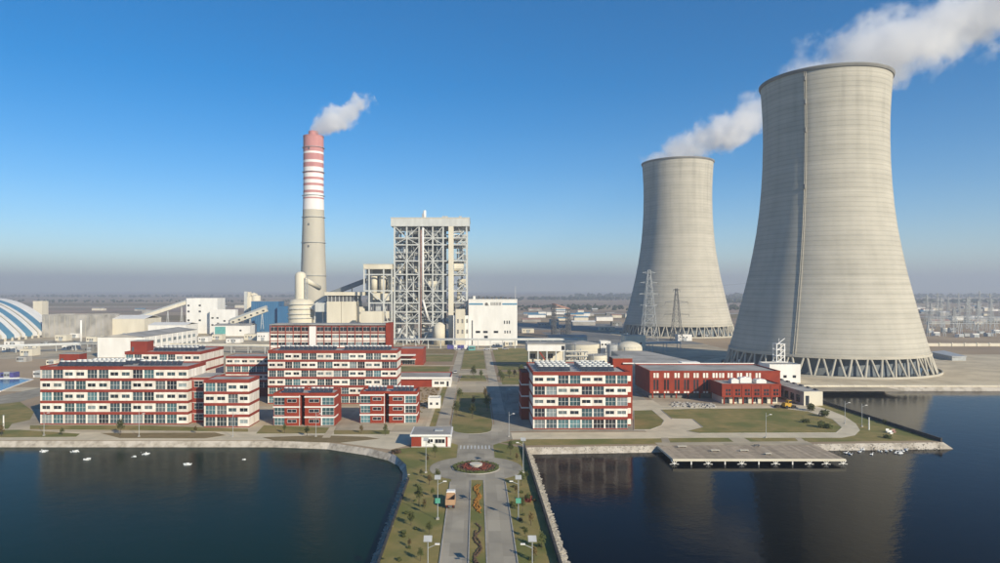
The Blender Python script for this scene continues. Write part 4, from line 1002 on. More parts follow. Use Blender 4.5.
for r in range(2):
    for c in range(10):
        inst('window', cached('lws', lambda: MB().box(-.05, .06, 0, 4.5, 0, 2.3).mesh('window', 'glass_pale')), t, (-222, 454 + c * 8.4, 3 + r * 5.2))
        if r == 0: part('pilaster', MB().box(-222, -221.8, 452 + c * 8.4, 452.5 + c * 8.4, 0, 13.5), 'white', t)
t = shed('crusher_house', 'tall white coal crusher house with small square windows', 'building', XA(186.2, 700), XA(217.3, 700), 700, 722, ZA(298.7, 700), 'white', wins=None)
for u in (188.5, 199.8):
    for v in (305.5, 311.5, 320.3): part('window', MB().box(XA(u, 700) - 1.1, XA(u, 700) + 1.1, 699.9, 700.05, ZA(v, 700) - .9, ZA(v, 700) + .9), 'glass_dark', t)
t = shed('crusher_annex', 'lower white block attached right of the coal crusher house', 'building', XA(210.5, 694), XA(236, 694), 692, 699.9, ZA(310, 694), 'white')
for u, v in ((212.5, 318), (217.5, 318), (212.5, 325), (218, 323.5), (224.5, 321)): part('window', MB().box(XA(u, 692) - 1.1, XA(u, 692) + 1.1, 691.9, 692.05, ZA(v, 692) - .8, ZA(v, 692) + .8), 'glass_dark', t)
t = shed('workshop', 'white workshop with teal roller door below the conveyor gallery', 'building', XA(213.6, 660), XA(250, 660), 660, 680, ZA(325.5, 660), 'white', gable=1.5)
part('roller_door', MB().box(XA(215, 660), XA(225.5, 660), 659.85, 660.05, 0, ZA(326.8, 660)), 'teal', t)
part('window', MB().box(XA(239.5, 660), XA(241.5, 660), 659.9, 660.05, 4.6, 6.2), 'glass_dark', t)
si = thing('silo_cluster', 'pale cylindrical ash silos with railed tops beside the blue building', 'silo', (XA(253, 750), 750, 0))
for u, r, v in ((256, 5.0, 296), (249.5, 4.4, 297), (252, 4.0, 294)):
    y = 750 + (6 if u == 252 else 0); x = XA(u, 750)
    o = part('silo', MB().lathe([(r, 0), (r, ZA(v, 750)), (.1, ZA(v - 1.5, 750))], 24, (x, y)), 'cream', si, True)
    gg = MB(); gg.lathe([(r, ZA(v, 750) + 1.3), (r, ZA(v, 750) + 1.45)], 16, (x, y))
    for q in range(10): gg.bar((x + r * cos(q * .63), y + r * sin(q * .63), ZA(v, 750)), (x + r * cos(q * .63), y + r * sin(q * .63), ZA(v, 750) + 1.4), .15)
    part('railing', gg, 'galv', o)
part('stair_tower', MB().box(XA(245, 748), XA(248, 748), 745, 748, 0, ZA(291.5, 748)), 'cream_steel', si)
part('top_house', MB().box(XA(246, 750), XA(251, 750), 748, 752, ZA(297, 750), ZA(292, 750)), 'cream', si)
bb = thing('blue_building', 'tall blue clad building between the silos and the chimney base', 'building', (XA(270, 720), 720, 0))
part('wall', MB().box(XA(250.5, 720), XA(277.5, 720), 722, 745, 0, ZA(301.5, 720)), 'blue', bb); part('wall', MB().box(XA(277.3, 716), XA(288, 716), 716, 740, 0, ZA(306.5, 716)), 'blue', bb)
part('roof', MB().box(XA(250.5, 720) + .4, XA(277.5, 720) - .4, 722.4, 744.6, ZA(301.5, 720), ZA(301.5, 720) + .2), 'roofgrey', bb)
for k in range(12): part('rib', MB().box(XA(251, 720) + k * 2.4, XA(251, 720) + k * 2.4 + .25, 721.8, 722, 0, ZA(301.6, 720)), 'blueband', bb)
def conveyor(label, p, q, r, ntr, nwin=0):
    p, q = Vector(p), Vector(q); t = thing('coal_conveyor', label, 'conveyor', (p.x, p.y, 0), 'inclined coal conveyors')
    part('gallery', MB().tube(p, q, r * 1.2, n=4), 'cream', t)
    part('roof', MB().tube(p + Vector((0, 0, r)), q + Vector((0, 0, r)), r * .95, n=4), 'galv', t)
    for k in range(ntr):
        c = p.lerp(q, (k + .6) / ntr); part('trestle', MB().bar((c.x - 1.8, c.y, 0), (c.x, c.y, c.z), .5).bar((c.x + 1.8, c.y, 0), (c.x, c.y, c.z), .5).bar((c.x - 1.1, c.y, c.z * .45), (c.x + 1.1, c.y, c.z * .45), .35), 'cream_steel', t)
    for k in range(nwin):
        c = p.lerp(q, (k + .5) / nwin); part('window', MB().box(c.x - 1, c.x + 1, c.y - r * 1.0, c.y - r * .8, c.z - .7, c.z + .7), 'glass_dark', t)
conveyor('long inclined conveyor rising from the left up to the crusher house', (XA(103, 690), 690, 4), (XA(186, 700), 703, ZA(302.5, 700)), 1.9, 6)
conveyor('short windowed conveyor gallery rising toward the blue building', (XA(231, 690), 690, ZA(323, 690)), (XA(267, 690), 690, ZA(309.5, 690)), 2.6, 3, 6)
t = shed('transfer_tower', 'small white transfer tower midway along the long conveyor', 'tower', XA(132, 688), XA(138, 688), 686, 694, ZA(317, 688), 'white')
for v in (321, 326): part('window', MB().box(XA(134.5, 686) - .7, XA(134.5, 686) + .7, 685.9, 686.05, ZA(v, 686) - .7, ZA(v, 686) + .7), 'glass_dark', t)
t = thing('small_stack', 'slender white stack rising beside the beige block', 'stack', (XA(81, 560), 560, 0))
part('stack', MB().tube((XA(81, 560), 560, 0), (XA(81, 560), 560, ZA(320, 560)), .9, .75, n=12), 'white', t, True); part('cap', MB().cyl(XA(81, 560), 560, ZA(320, 560), ZA(320, 560) + .5, 1.0, n=12), 'galv', t)

# scattered small plant buildings on the left yard and behind
bits = [(2, 14, 352, 10, 3.6, 'white', 'long white site cabin at the far left edge'), (20, 32, 356, 9, 4.5, 'cream', 'cream pump shed left of the red stair head'), (33, 42, 377.5, 6, 3.0, 'white', 'small white kiosk with dark front beside the pool road'), (0, 13, 378, 5, 2.4, 'purple', 'blue covered crate stack beside the pool'),
        (55, 66, 341, 9, 5, 'cream', 'cream cabin in front of the beige block'), (70, 78, 338, 9, 4, 'white', 'small white cabin at the foot of the slender stack'), (86, 96, 343, 12, 5, 'cream', 'cream hut left of the long white shed'),
        (198, 208, 342, 9, 4, 'white', 'white hut right of the long white shed'), (212, 222, 340, 9, 4.5, 'cream', 'cream hut in front of the crusher annex'), (226, 240, 343, 9, 3.2, 'white', 'low white store in front of the workshop'), (244, 256, 340, 12, 5, 'cream', 'cream store below the silos'), (257, 268, 341, 12, 7, 'white', 'white store left of the tall dormitory'),
        (4, 20, 346, 5, 3.2, 'white', 'row of white wagons near the dome foot at the left edge'), (24, 36, 349, 5, 3.0, 'cream', 'cream container near the dome foot'), (40, 52, 346, 6, 3.4, 'concrete_dark', 'dark container right of the cream container near the dome'), (16, 26, 362, 6, 3.0, 'roofgrey', 'grey cabin beside the pool road bend'), (46, 56, 365, 5, 2.6, 'cream', 'low cream cabin directly behind the long left office'), (62, 76, 350, 6, 3.0, 'white', 'white container stack in front of the slender stack'), (84, 94, 352, 5, 3.0, 'concrete_dark', 'dark shed left of the long white shed'),
        (522, 534, 333, 9, 4, 'cream', 'cream hut right of the turbine hall'), (538, 550, 327, 9, 5, 'roofgrey', 'grey hut before the steel gantry'), (600, 615, 331, 10, 4, 'cream', 'cream switch hut left of the far cooling tower'), (612, 622, 326, 9, 5, 'concrete_dark', 'dark hut beside the far cooling tower legs'),
        (678, 692, 341, 9, 5.4, 'white', 'white site cabin in front of the far cooling tower'), (702, 712, 338, 6, 3, 'concrete_dark', 'dark container right of the white site cabin'), (714, 724, 337, 6, 3.2, 'darkwall', 'black container near the large tower base'), (492, 503, 347, 6, 2.6, 'white', 'white container left of the grey gallery building'), (505, 516, 346, 6, 3, 'cream', 'cream container right of the white container under the pipe rack')]
for (u0, u1, v, d, h, m, lab) in bits:
    y = GY(v); shed('site_hut', lab, 'hut', XA(u0, y), XA(u1, y), y, y + d, h, m, 'roofgrey' if m != 'roofgrey' else 'roofdark', wins=(3, 1, 1.1, 1.0, h * .35, h * .85, .05, .75), doors=1, parapet_h=.25)

# ------------------------------------------------------------------ water treatment tanks, right of the avenue
def tank(label, x, y, r, z, dome_h, mat='cream', cone=True):
    t = thing('storage_tank', label, 'tank', (x, y, 0), 'storage tanks')
    part('shell', MB().lathe([(r, 0), (r, z)], 40, (x, y)), mat, t, True)
    if cone: part('roof', MB().lathe([(r + .15, z), (.05, z + dome_h)], 40, (x, y)), 'roofgrey', t, True)
    else: part('roof', MB().lathe([(r * cos(a), z + dome_h * sin(a)) for a in [pi / 2 * k / 7 for k in range(8)]][:-1] + [(.05, z + dome_h)], 40, (x, y)), mat, t, True)
    for k in range(1, 4): part('wind_girder', MB().lathe([(r + .01, z * k / 4), (r + .15, z * k / 4), (r + .15, z * k / 4 + .2), (r + .01, z * k / 4 + .2)], 40, (x, y)), mat, t)
    g = MB()
    for k in range(24): g.bar((x + r * cos(k * pi / 12), y + r * sin(k * pi / 12), z), (x + r * cos(k * pi / 12), y + r * sin(k * pi / 12), z + 1.1), .08)
    g.lathe([(r, z + 1.05), (r, z + 1.15)], 24, (x, y)); part('railing', g, 'galv', t)
    part('ladder', MB().bar((x - r * .5, y - r * .87, 0), (x - r * .5, y - r * .87, z + 1), .3), 'galv', t)
tank('largest pale tank with grey cone roof behind the right office', XA(582, 452), 452, 11.4, 9.2, 2.0)
tank('domed pale tank right of the largest tank', XA(629, 452), 452, 8.6, 6.2, 4.6, cone=False)
tank('small pale tank in front between the two large tanks', XA(597, 400), 400, 5.9, 6.6, .8)
tank('narrow bluish tank between the large tank and the domed tank', XA(612, 440), 440, 3.6, 9.4, .6, 'steel')
t = thing('treatment_building', 'white raised gallery building on open columns behind the right office', 'building', (XA(545, 380), 380, 0))
part('gallery', MB().box(XA(527.5, 380), XA(565, 380), 380, 396, 10.6, 14.4), 'white', t)
part('roof', MB().box(XA(527.5, 380) - .3, XA(565, 380) + .3, 379.6, 396.4, 14.4, 14.9), 'roofgrey', t)
part('rear_wall', MB().box(XA(530, 380), XA(565, 380), 390, 395.8, 0, 10.6), 'cream', t)
for u in (529, 538, 547, 556, 564): part('column', MB().box(XA(u, 380) - .35, XA(u, 380) + .35, 380.2, 380.9, 0, 10.6), 'cream_steel', t)
for u in (533, 551): put_window(t, XA(u, 380) - 2, 389.9, 5.6, 4.2, 2.6, 2, 0, 'glass_dark')
part('stair', MB().bar((XA(540, 380), 381.5, .4), (XA(546, 380), 381.5, 5), .7).bar((XA(546, 380), 381.5, 5), (XA(540, 380), 381.5, 10), .7), 'redbrick', t)
part('end_window', MB().box(XA(561.5, 380), XA(564.6, 380), 379.9, 380.05, 11.2, 13.6), 'glass_dark', t)
t = thing('pipe_bridge', 'clutter of pale pipes and vessels on a steel deck before the tanks', 'pipework', (XA(575, 392), 392, 0))
for k in range(14):
    u = 567 + k * 1.5 + rr(-.5, .5); x = XA(u, 392); part('pipe', MB().tube((x, 392 + rr(0, 6), 0), (x, 392 + rr(0, 6), rr(5, 10.5)), rr(.2, .45), n=8), random.choice(['cream', 'galv', 'tank_white']), t)
for z in (3.2, 6.2, 8.8): part('deck', MB().box(XA(566, 392), XA(588, 392), 391.5, 399, z, z + .3), 'galv', t)
for z in (4, 7, 9.6): part('pipe', MB().tube((XA(566, 391), 391.2, z), (XA(588, 391), 391.2, z), .3, n=8), 'cream', t)
shed('white_block', 'white block building right of the domed tank', 'building', XA(630, 452), XA(651, 452), 466, 480, 12.9, 'cream', wins=(3, 2, 1.2, 1.2, 3, 10, .1, .9))
shed('white_block', 'white elevated control room between the large tank and narrow tank', 'building', XA(599, 455), XA(609, 455), 449, 456, 10.6, 'white', wins=(3, 1, 1.3, 1.2, 7.5, 10, 0, 1))
t = thing('filter_basin', 'long low concrete basin roof running back behind the red hall', 'basin', (110, 330, 0))
part('wall', MB().prism([(80, 318), (126, 318), (108, 430), (86, 430)], 0, 6.2), 'concrete', t); part('roof', MB().prism([(80.5, 318.5), (125.5, 318.5), (107.6, 429.5), (86.4, 429.5)], 6.2, 6.35), 'roofgrey', t)
for k, (x, y) in enumerate(((90, 328), (104, 328), (116, 330))):
    part('vent', MB().cyl(x, y, 6.35, 7.6, 2.4, n=16), 'roofdark', t)
part('white_cabin', MB().box(103, 112, 338, 344, 6.35, 8.8), 'white', t)
shed('coal_belt_house', 'long low beige gallery slanting away behind the tanks', 'building', 60, 92, 560, 575, 6, 'cream', 'roofgrey', gable=1.5)

# steel gantry (red top), pylons
def lattice(g, x, y, z0, z1, w0, w1, n, t=.3):
    P = []
    for k in range(n + 1):
        z = z0 + (z1 - z0) * (1 - (1 - k / n) ** 1.15); f = (z - z0) / (z1 - z0); w = w0 + (w1 - w0) * f
        P.append([(x - w / 2, y - w / 2, z), (x + w / 2, y - w / 2, z), (x + w / 2, y + w / 2, z), (x - w / 2, y + w / 2, z)])
    for k in range(n):
        for i in range(4):
            j = (i + 1) % 4
            g.bar(P[k][i], P[k + 1][i], t); g.bar(P[k][i], P[k + 1][j], t * .6); g.bar(P[k][j], P[k + 1][i], t * .6); g.bar(P[k + 1][i], P[k + 1][j], t * .6)
def pylon(label, x, y, h, w, arms, mat='galv', th=.32, group='lattice pylons'):
    t = thing('pylon', label, 'pylon', (x, y, 0), group)
    g = MB(); lattice(g, x, y, 0, h, w, w * .16, 9, th); part('tower_frame', g, mat, t)
    for f, l in arms:
        z = h * f; g = MB()
        for s in (-1, 1):
            g.bar((x + s * .6, y, z + 1.2), (x + s * l, y, z + .2), th * .8); g.bar((x + s * .6, y, z - .6), (x + s * l, y, z + .2), th * .8); g.bar((x + s * l * .5, y, z + .8), (x + s * l * .5, y, z - .2), th * .6)
        part('crossarm', g, mat, t)
        for s in (-1, 1): part('insulator', MB().tube((x + s * l, y, z + .2), (x + s * l, y, z - 1.8), .14, n=6), 'dark_steel', t)
    return t
pylon('tall pale lattice pylon left in front of the far cooling tower', XA(649, 600), 600, ZA(270, 600), 13, ((.96, 6), (.82, 8), (.66, 9), (.5, 8)), 'galv')
pylon('shorter dark lattice pylon centred on the far cooling tower', XA(676.5, 600), 600, ZA(288.5, 600), 9, ((.97, 3), (.74, 10), (.5, 11)), 'dark_steel')
gt = thing('switch_gantry', 'dark steel switchyard gantry with sloping red top beam', 'gantry', (XA(562, 640), 640, 0))
for u, v in ((554.5, 304), (569, 309)):
    for y in (640, 652):
        g = MB(); lattice(g, XA(u, 640), y, 0, ZA(v, 640), 3.0, 2.2, 8, .4); part('gantry_column', g, 'dark_steel', gt)
for y in (640, 652): part('top_beam', MB().bar((XA(554, 640), y, ZA(304, 640)), (XA(570, 640), y, ZA(309, 640)), 1.3), 'pinkroof', gt)
for z in (8, 15, 21): part('bus_beam', MB().bar((XA(554, 640), 640, z), (XA(570, 640), 640, z), .6).bar((XA(554, 640), 652, z), (XA(570, 640), 652, z), .6), 'dark_steel', gt)
for k in range(7): part('insulator', MB().tube((XA(556 + k * 2, 640), 646, 0), (XA(556 + k * 2, 640), 646, rr(6, 12)), .5, n=8), 'boilerdark', gt)
places = [(931, 760, 30), (941, 820, 36), (954, 700, 27), (967, 780, 36), (978, 720, 33), (991, 860, 34), (1012, 740, 33)]
for k, (u, y, h) in enumerate(places):
    lab = ['slim lattice pylon just right of the large tower shoulder', 'second lattice pylon right of the large cooling tower', 'short lattice pylon third from the large cooling tower', 'tall lattice pylon fourth from the large cooling tower', 'lattice pylon fifth from the large cooling tower', 'far lattice pylon near the right picture edge', 'lattice pylon at the right picture edge'][k]
    pylon(lab, XA(u, y), y, h, 6, ((.9, 5), (.72, 6)), 'galv', .3, 'switchyard pylons at right')
for k in range(8):
    y = [880, 950, 1000, 1060, 900, 1120, 980, 1040][k]; u = 927 + k * 10.5
    pylon('%s thin far pylon from the left on the horizon behind the switchyard' % ['first', 'second', 'third', 'fourth', 'fifth', 'sixth', 'seventh', 'eighth'][k], XA(u, y), y, rr(30, 44), 5, ((.92, 5), (.76, 6), (.6, 5)), 'galv', .26, 'far pylons behind the switchyard')
# wires
def wire(label, a, b, sag, r=.07):
    a, b = Vector(a), Vector(b); g = MB(); n = 14; pts = []
    for k in range(n + 1):
        f = k / n; p = a.lerp(b, f); p.z -= sag * 4 * f * (1 - f); pts.append(p)
    for k in range(n): g.tube(pts[k], pts[k + 1], r, n=4, cap=False)
    single('power_line', g, 'dark_steel', label, 'power line', tuple(a), 'power lines between pylons')
hp = ZA(270, 600)
x1_, x2_ = XA(649, 600), XA(676.5, 600)
for f, l, lab in ((.82, 8, 'upper power line crossing the far cooling tower'), (.66, 9, 'middle power line crossing the far cooling tower'), (.5, 8, 'lower power line crossing the far cooling tower')):
    wire(lab, (x1_ + l, 600, hp * f - 1.6), (XA(760, 600), 600, hp * f + 1), 2.5)
h2 = ZA(288.5, 600)
for f, l, lab in ((.74, 10, 'short upper power line between the two pylons'), (.5, 11, 'short lower power line between the two pylons')):
    wire(lab, (x1_ + 5, 600, h2 * f - 4), (x2_ - l, 600, h2 * f - 1.6), 2.0)
# switchyard equipment right
eq = [(930 + k * 7.3 + rr(-2, 2), rr(640, 740)) for k in range(11)]
for k, (u, y) in enumerate(eq):
    x = XA(u, y); t = thing('transformer', '%s switchyard transformer counting rightward from the large tower' % ['first', 'second', 'third', 'fourth', 'fifth', 'sixth', 'seventh', 'eighth', 'ninth', 'tenth', 'eleventh'][k], 'transformer', (x, y, 0), 'switchyard transformers')
    part('tank', MB().box(x - 3, x + 3, y - 2, y + 2, 0, rr(3, 5)), random.choice(['cream', 'white', 'galv', 'concrete_dark']), t)
    part('radiator', MB().box(x - 2.4, x + 2.4, y - 2.8, y - 2.05, .4, 3), 'galv', t)
    for q in (-1.6, 0, 1.6): part('bushing', MB().tube((x + q, y, 3), (x + q, y, 6.6), .22, .12, 6), 'pinkroof', t)
for k in range(4):
    y = 650 + k * 45; g0 = 930; t = thing('bus_gantry', '%s row of switchyard bus gantry right of the large tower' % ['nearest', 'second', 'third', 'farthest'][k], 'gantry', (XA(960, y), y, 0), 'switchyard bus gantries')
    xs_ = [XA(928, y) + q * 16 for q in range(7)]
    for x in xs_: part('post', MB().bar((x - 1.2, y, 0), (x, y, 13), .35).bar((x + 1.2, y, 0), (x, y, 13), .35), 'galv', t)
    part('beam', MB().bar((xs_[0], y, 13), (xs_[-1], y, 13), .5), 'galv', t)
# low blue shed and berm behind the tower
t = thing('low_shed', 'long low grey blue shed behind the large tower base', 'shed', (290, 440, 0))
part('wall', MB().prism([(XA(930, 462), 462), (XA(952, 430), 430), (XA(966, 430), 430), (XA(944, 470), 470)], 0, 2.4), 'galv', t); part('roof', MB().prism([(XA(929, 462), 461), (XA(952, 429), 429), (XA(967, 430), 430), (XA(944, 471), 471)], 2.4, 2.9), 'steel', t)
wl_ = thing('berm_wall', 'long pale boundary wall of the switchyard at right', 'wall', (380, 540, 0))
part('wall', MB().box(300, 700, 540, 541, 0, 2.4), 'cream', wl_)
for k in range(40): part('pier', MB().box(300 + k * 10, 300.8 + k * 10, 539.6, 541.3, 0, 2.9), 'cream', wl_)

# ------------------------------------------------------------------ far background
def wood(label, x0, x1, y0, y1, n, h):
    g = MB()
    for _ in range(n):
        x, y = rr(x0, x1), rr(y0, y1); s = h * rr(.6, 1.15); g.blob((x, y, s * .5), s * .62, jit=.35, sz=rr(.8, 1.2))
        g.blob((x + rr(-s, s) * .4, y, s * .35), s * .5, jit=.35)
    o = single('far_wood', g, 'farwood', label, 'trees', kind='stuff'); return o
wood('far tree belt behind the cooling towers at right', 700, 3600, 2300, 2700, 700, 12)
wood('second far tree belt at right near the horizon', 600, 5200, 3900, 4400, 600, 22)
wood('far tree belt between the turbine hall and far cooling tower', 60, 700, 1500, 1800, 260, 7)
wood('far tree belt near the horizon in the centre', -400, 1400, 3000, 3400, 420, 13)
wood('far tree belt behind the coal plant at left', -3000, -300, 2400, 2800, 300, 7)
wood('far tree belt near the horizon at left', -5200, -500, 4200, 4700, 420, 13)
for k, (x0, x1, y0, y1, m) in enumerate(((-900, -200, 1000, 1200, 'dry_grass'), (-1500, -300, 1350, 1700, 'pinkfield'), (100, 600, 1080, 1250, 'dry_grass'), (650, 1500, 900, 1050, 'dry_grass'), (500, 2200, 1300, 1600, 'pinkfield'), (-3000, -200, 1900, 2300, 'dry_grass'), (-200, 1000, 1900, 2400, 'pinkfield'))):
    if m == 'pinkfield' and m not in M: pmat('pinkfield', (.40, .28, .20), (.31, .22, .165), .01, .95, c3=(.24, .19, .13), scale3=.006)
    sheet('field', rect(x0, x1, y0, y1), .1 + .02 * k, m)
sheet('far_road', rect(60, 900, 1270, 1292), .3, 'line'); sheet('far_road', rect(620, 2600, 1120, 1140), .3, 'line'); sheet('far_road', rect(-1800, -150, 1800, 1825), .3, 'line')
sheet('dark_yard', rect(70, 190, 560, 720), .03, 'concrete_dark'); sheet('dark_yard', rect(20, 260, 760, 900), .03, 'concrete_dark')  # darker ground sheets behind the tanks
far_b = []
for k in range(64):
    a = random.choice(['L', 'C', 'C', 'R', 'R'])
    u = rr(5, 290) if a == 'L' else (rr(520, 640) if a == 'C' else rr(915, 1010)); y = rr(820, 1500) if a == 'C' else rr(880, 1700)
    far_b.append((u, y))
far_b.sort(key=lambda q: q[0])
NUM = ['first', 'second', 'third', 'fourth', 'fifth', 'sixth', 'seventh', 'eighth', 'ninth', 'tenth', 'eleventh', 'twelfth', 'thirteenth', 'fourteenth', 'fifteenth', 'sixteenth', 'seventeenth', 'eighteenth', 'nineteenth', 'twentieth', 'twenty-first', 'twenty-second', 'twenty-third', 'twenty-fourth'] + ['twenty-' + q for q in ('fifth', 'sixth', 'seventh', 'eighth', 'ninth')] + ['thirtieth'] + ['thirty-' + q for q in ('first', 'second', 'third', 'fourth', 'fifth', 'sixth')]
cnt = {}
for k, (u, y) in enumerate(far_b):
    x = XA(u, y); w = rr(10, 34); h = rr(3, 7)
    side = 'the plain behind the coal plant' if u < 300 else ('the ground between turbine hall and far tower' if u < 700 else 'the plain right of the large tower')
    cnt[side] = cnt.get(side, -1) + 1
    t = thing('far_shed', '%s distant shed from the left on %s' % (NUM[cnt[side]], side), 'shed', (x, y, 0), 'distant sheds on ' + side)
    part('wall', MB().box(x - w / 2, x + w / 2, y, y + 10, 0, h), random.choice(['cream', 'white', 'roofgrey', 'concrete_dark']), t)
    part('roof', MB().quadface([(x - w / 2 - .4, y - .4, h), (x + w / 2 + .4, y - .4, h), (x + w / 2 + .4, y + 5, h + 1.6), (x - w / 2 - .4, y + 5, h + 1.6)]).quadface([(x - w / 2 - .4, y + 5, h + 1.6), (x + w / 2 + .4, y + 5, h + 1.6), (x + w / 2 + .4, y + 10.4, h), (x - w / 2 - .4, y + 10.4, h)]), random.choice(['pinkroof', 'roofgrey', 'white', 'blueband', 'roofgrey']), t)

# ------------------------------------------------------------------ roundabout island, median flowers
isl = thing('roundabout_island', 'round flower bed island with red ring and pale centre drum', 'flower bed', (RB[0], RB[1], 0))
cx, cy = RB
part('kerb', MB().lathe([(6.0, .05), (6.0, .25), (5.75, .25), (5.75, .05)], 48, RB), 'kerb', isl)
def bed(r0, r1, z, n, s, mat):
    g = MB(); g.lathe([(r0, .1), (r0, z * .6), (r1, z * .75), (r1, .1)], 48, RB)
    for _ in range(n):
        a = rr(0, 2 * pi); r = sqrt(rr(r0 * r0, r1 * r1)); g.blob((cx + r * cos(a), cy + r * sin(a), z * rr(.5, .95)), s * rr(.6, 1.1), jit=.35, sz=.7)
    return part('planting', g, mat, isl, kind='stuff')
bed(4.9, 5.7, .55, 260, .32, 'leaf'); bed(3.6, 4.8, .5, 240, .3, 'flower_brown'); bed(1.7, 3.55, .75, 300, .33, 'flower_red')
part('drum', MB().cyl(cx, cy, .1, 1.1, 1.6, 1.5, 28), 'kerb', isl); part('drum_top', MB().cyl(cx, cy, 1.1, 1.2, 1.65, 1.6, 28), 'cream', isl)
mf = thing('median_flower_bed', 'orange scroll of bedding flowers on the road median', 'flower bed', (.3, 142, .1))
def scroll(y0, y1, amp, per, ph, mat, s, n):
    g = MB()
    for k in range(n):
        f = k / n; y = y0 + (y1 - y0) * f; x = .28 + amp * sin(2 * pi * f * per + ph) + rr(-.08, .08)
        g.blob((x, y + rr(-.1, .1), .12 + s * .3), s * rr(.7, 1.1), jit=.35, sz=.7)
    part('planting', g, mat, mf, kind='stuff')
scroll(137, 156, .55, 2.3, 0, 'flower_orange', .26, 80); scroll(136, 155, .7, 1.6, 2.2, 'flower_orange', .24, 70); scroll(137, 156, .15, 4, 1, 'flower_orange', .22, 60)
scroll(96, 130, .6, 3.5, .6, 'flower_brown', .24, 120); scroll(100, 126, .5, 2.5, 2.6, 'flower_brown', .22, 80)

# ------------------------------------------------------------------ trees and shrubs
def tree_proto(h, cw, leaves, mat, dense=True):
    root = thing('sapling', 'x', 'tree', (0, 0, 0))
    g = MB(); g.tube((0, 0, 0), (.06, .02, h * .55), .09, .055, 6); g.tube((.06, .02, h * .55), (0, .05, h * .95), .055, .015, 5)
    tips = []
    for k in range(9):
        a = k * 2.4; z = h * (.4 + .055 * k); l = cw * (1 - .07 * k); q = (l * cos(a) * .8, l * sin(a) * .8, z + l * .55); g.tube((.04, .02, z), q, .03, .008, 4); tips.append(q)
    lpart('trunk', g, 'bark', root)
    c = MB()
    for _ in range(leaves):
        q = random.choice(tips); p = Vector(q) * rr(.75, 1.1) + Vector((rr(-.4, .4), rr(-.4, .4), rr(-.35, .45))) * cw; p.z = max(h * .35, p.z)
        n = Vector((rr(-1, 1), rr(-1, 1), rr(-.2, 1))).normalized(); e1 = n.orthogonal().normalized(); e2 = n.cross(e1); s = rr(.10, .20)
        c.quadface([p + e1 * s, p + e2 * s * .6, p - e1 * s, p - e2 * s * .6])
    lpart('crown', c, mat, root); return root
protos = [tree_proto(3.6, .9, 420, 'leaf'), tree_proto(3.0, .7, 260, 'leaf_dry'), tree_proto(4.4, 1.1, 520, 'leaf')]
used = [False] * 3
def plant(i, x, y, s, label, group, name='sapling', z=.05):
    if not used[i]: o = protos[i]; used[i] = True
    else: o = copy_tree(protos[i])
    o.location = (x, y, z); o.rotation_euler = (0, 0, rr(0, 6.28)); o.scale = (s, s, s * rr(.9, 1.15)); o['label'] = label; o['group'] = group; o['category'] = 'tree'
lp = [(-9.2, 112), (-11.6, 118), (-8.6, 124), (-12.4, 129), (-10.6, 139), (-11.9, 141), (-9.4, 147), (-10.8, 156), (-9.0, 158.5), (-13.2, 163), (-12.6, 176), (-11.0, 181)]
for k, (x, y) in enumerate(lp): plant(k % 3, x, y, rr(.5, .85), '%s small sapling on the left causeway verge' % ORD[k], 'saplings on the left verge')
rp = [(9.6, 112), (11.4, 117), (9.0, 123), (10.5, 129), (9.4, 137), (11.0, 143), (8.8, 149), (10.4, 155), (12.0, 160), (10.8, 178), (9.4, 184)]
for k, (x, y) in enumerate(rp): plant((k + 1) % 3, x, y, rr(.5, .85), '%s small sapling on the right causeway verge' % ORD[k], 'saplings on the right verge')
ap = [(-7.0, 240), (-1.2, 236), (-1.0, 262), (4.2, 250), (-6.6, 275), (3.9, 280), (-1.2, 340), (2.5, 341)]
for k, (x, y) in enumerate(ap): plant((k + 2) % 3, x, y, rr(1.0, 1.5), '%s young tree on the central avenue lawn strip' % ORD[k], 'young trees on the avenue lawn', z=.12)
ep = [(17, 345), (20, 350), (23, 346), (27, 352), (31, 349), (12, 335), (13, 330)]
for k, (x, y) in enumerate(ep): plant(k % 3, x, y, rr(1.1, 1.6), '%s young tree on the lawn right of the avenue beyond the office' % ORD[k], 'young trees right of the avenue')
sp = [(-52, 208), (-88, 212), (-110, 209), (-128, 209), (-36, 212), (-28, 209), (-60, 212), (-146, 208), (-160, 214)]
for k, (x, y) in enumerate(sp): plant(k % 3, x, y, rr(.7, 1.1), ['sapling in front of the left twin block path', 'sapling in front of the end block corner', 'sapling before the middle of the long left office', 'sapling before the left part of the long left office', 'sapling in front of the right twin block', 'sapling beside the gatehouse shadow', 'sapling before the left twin block', 'sapling at the left corner of the long left office', 'sapling on the lawn at the far left shore'][k], 'saplings on the left promenade')
def bush(label, x, y, r, mat='leaf', n=520, h=1.0, group=None):
    t = thing('shrub', label, 'shrub', (x, y, 0), group)
    part('stem', MB().tube((x, y, 0), (x + .1, y, r * .8), .10, .05, 6), 'bark', t)
    c = MB(); lobes = [(rr(-.5, .5) * r, rr(-.5, .5) * r, rr(.45, 1.0) * r * h, rr(.45, .7) * r) for _ in range(7)]
    for _ in range(n):
        lx, ly, lz, lr = random.choice(lobes); d = Vector((rr(-1, 1), rr(-1, 1), rr(-1, 1))).normalized() * lr * rr(.6, 1.05); p = Vector((x + lx, y + ly, max(.1, lz))) + d
        if p.z < .05: p.z = .05
        nn = d.normalized() + Vector((rr(-.5, .5), rr(-.5, .5), rr(-.3, .6))); e1 = nn.orthogonal().normalized(); e2 = nn.cross(e1).normalized(); s = rr(.10, .22) * (r / 1.4) ** .5
        c.quadface([p + e1 * s, p + e2 * s, p - e1 * s, p - e2 * s])
    part('crown', c, mat, t)
bush('round shrub left of the peninsula path bend', *G(812, 411), 2.0); bush('round shrub right of the first one on the peninsula path', *G(825, 417), 1.9)
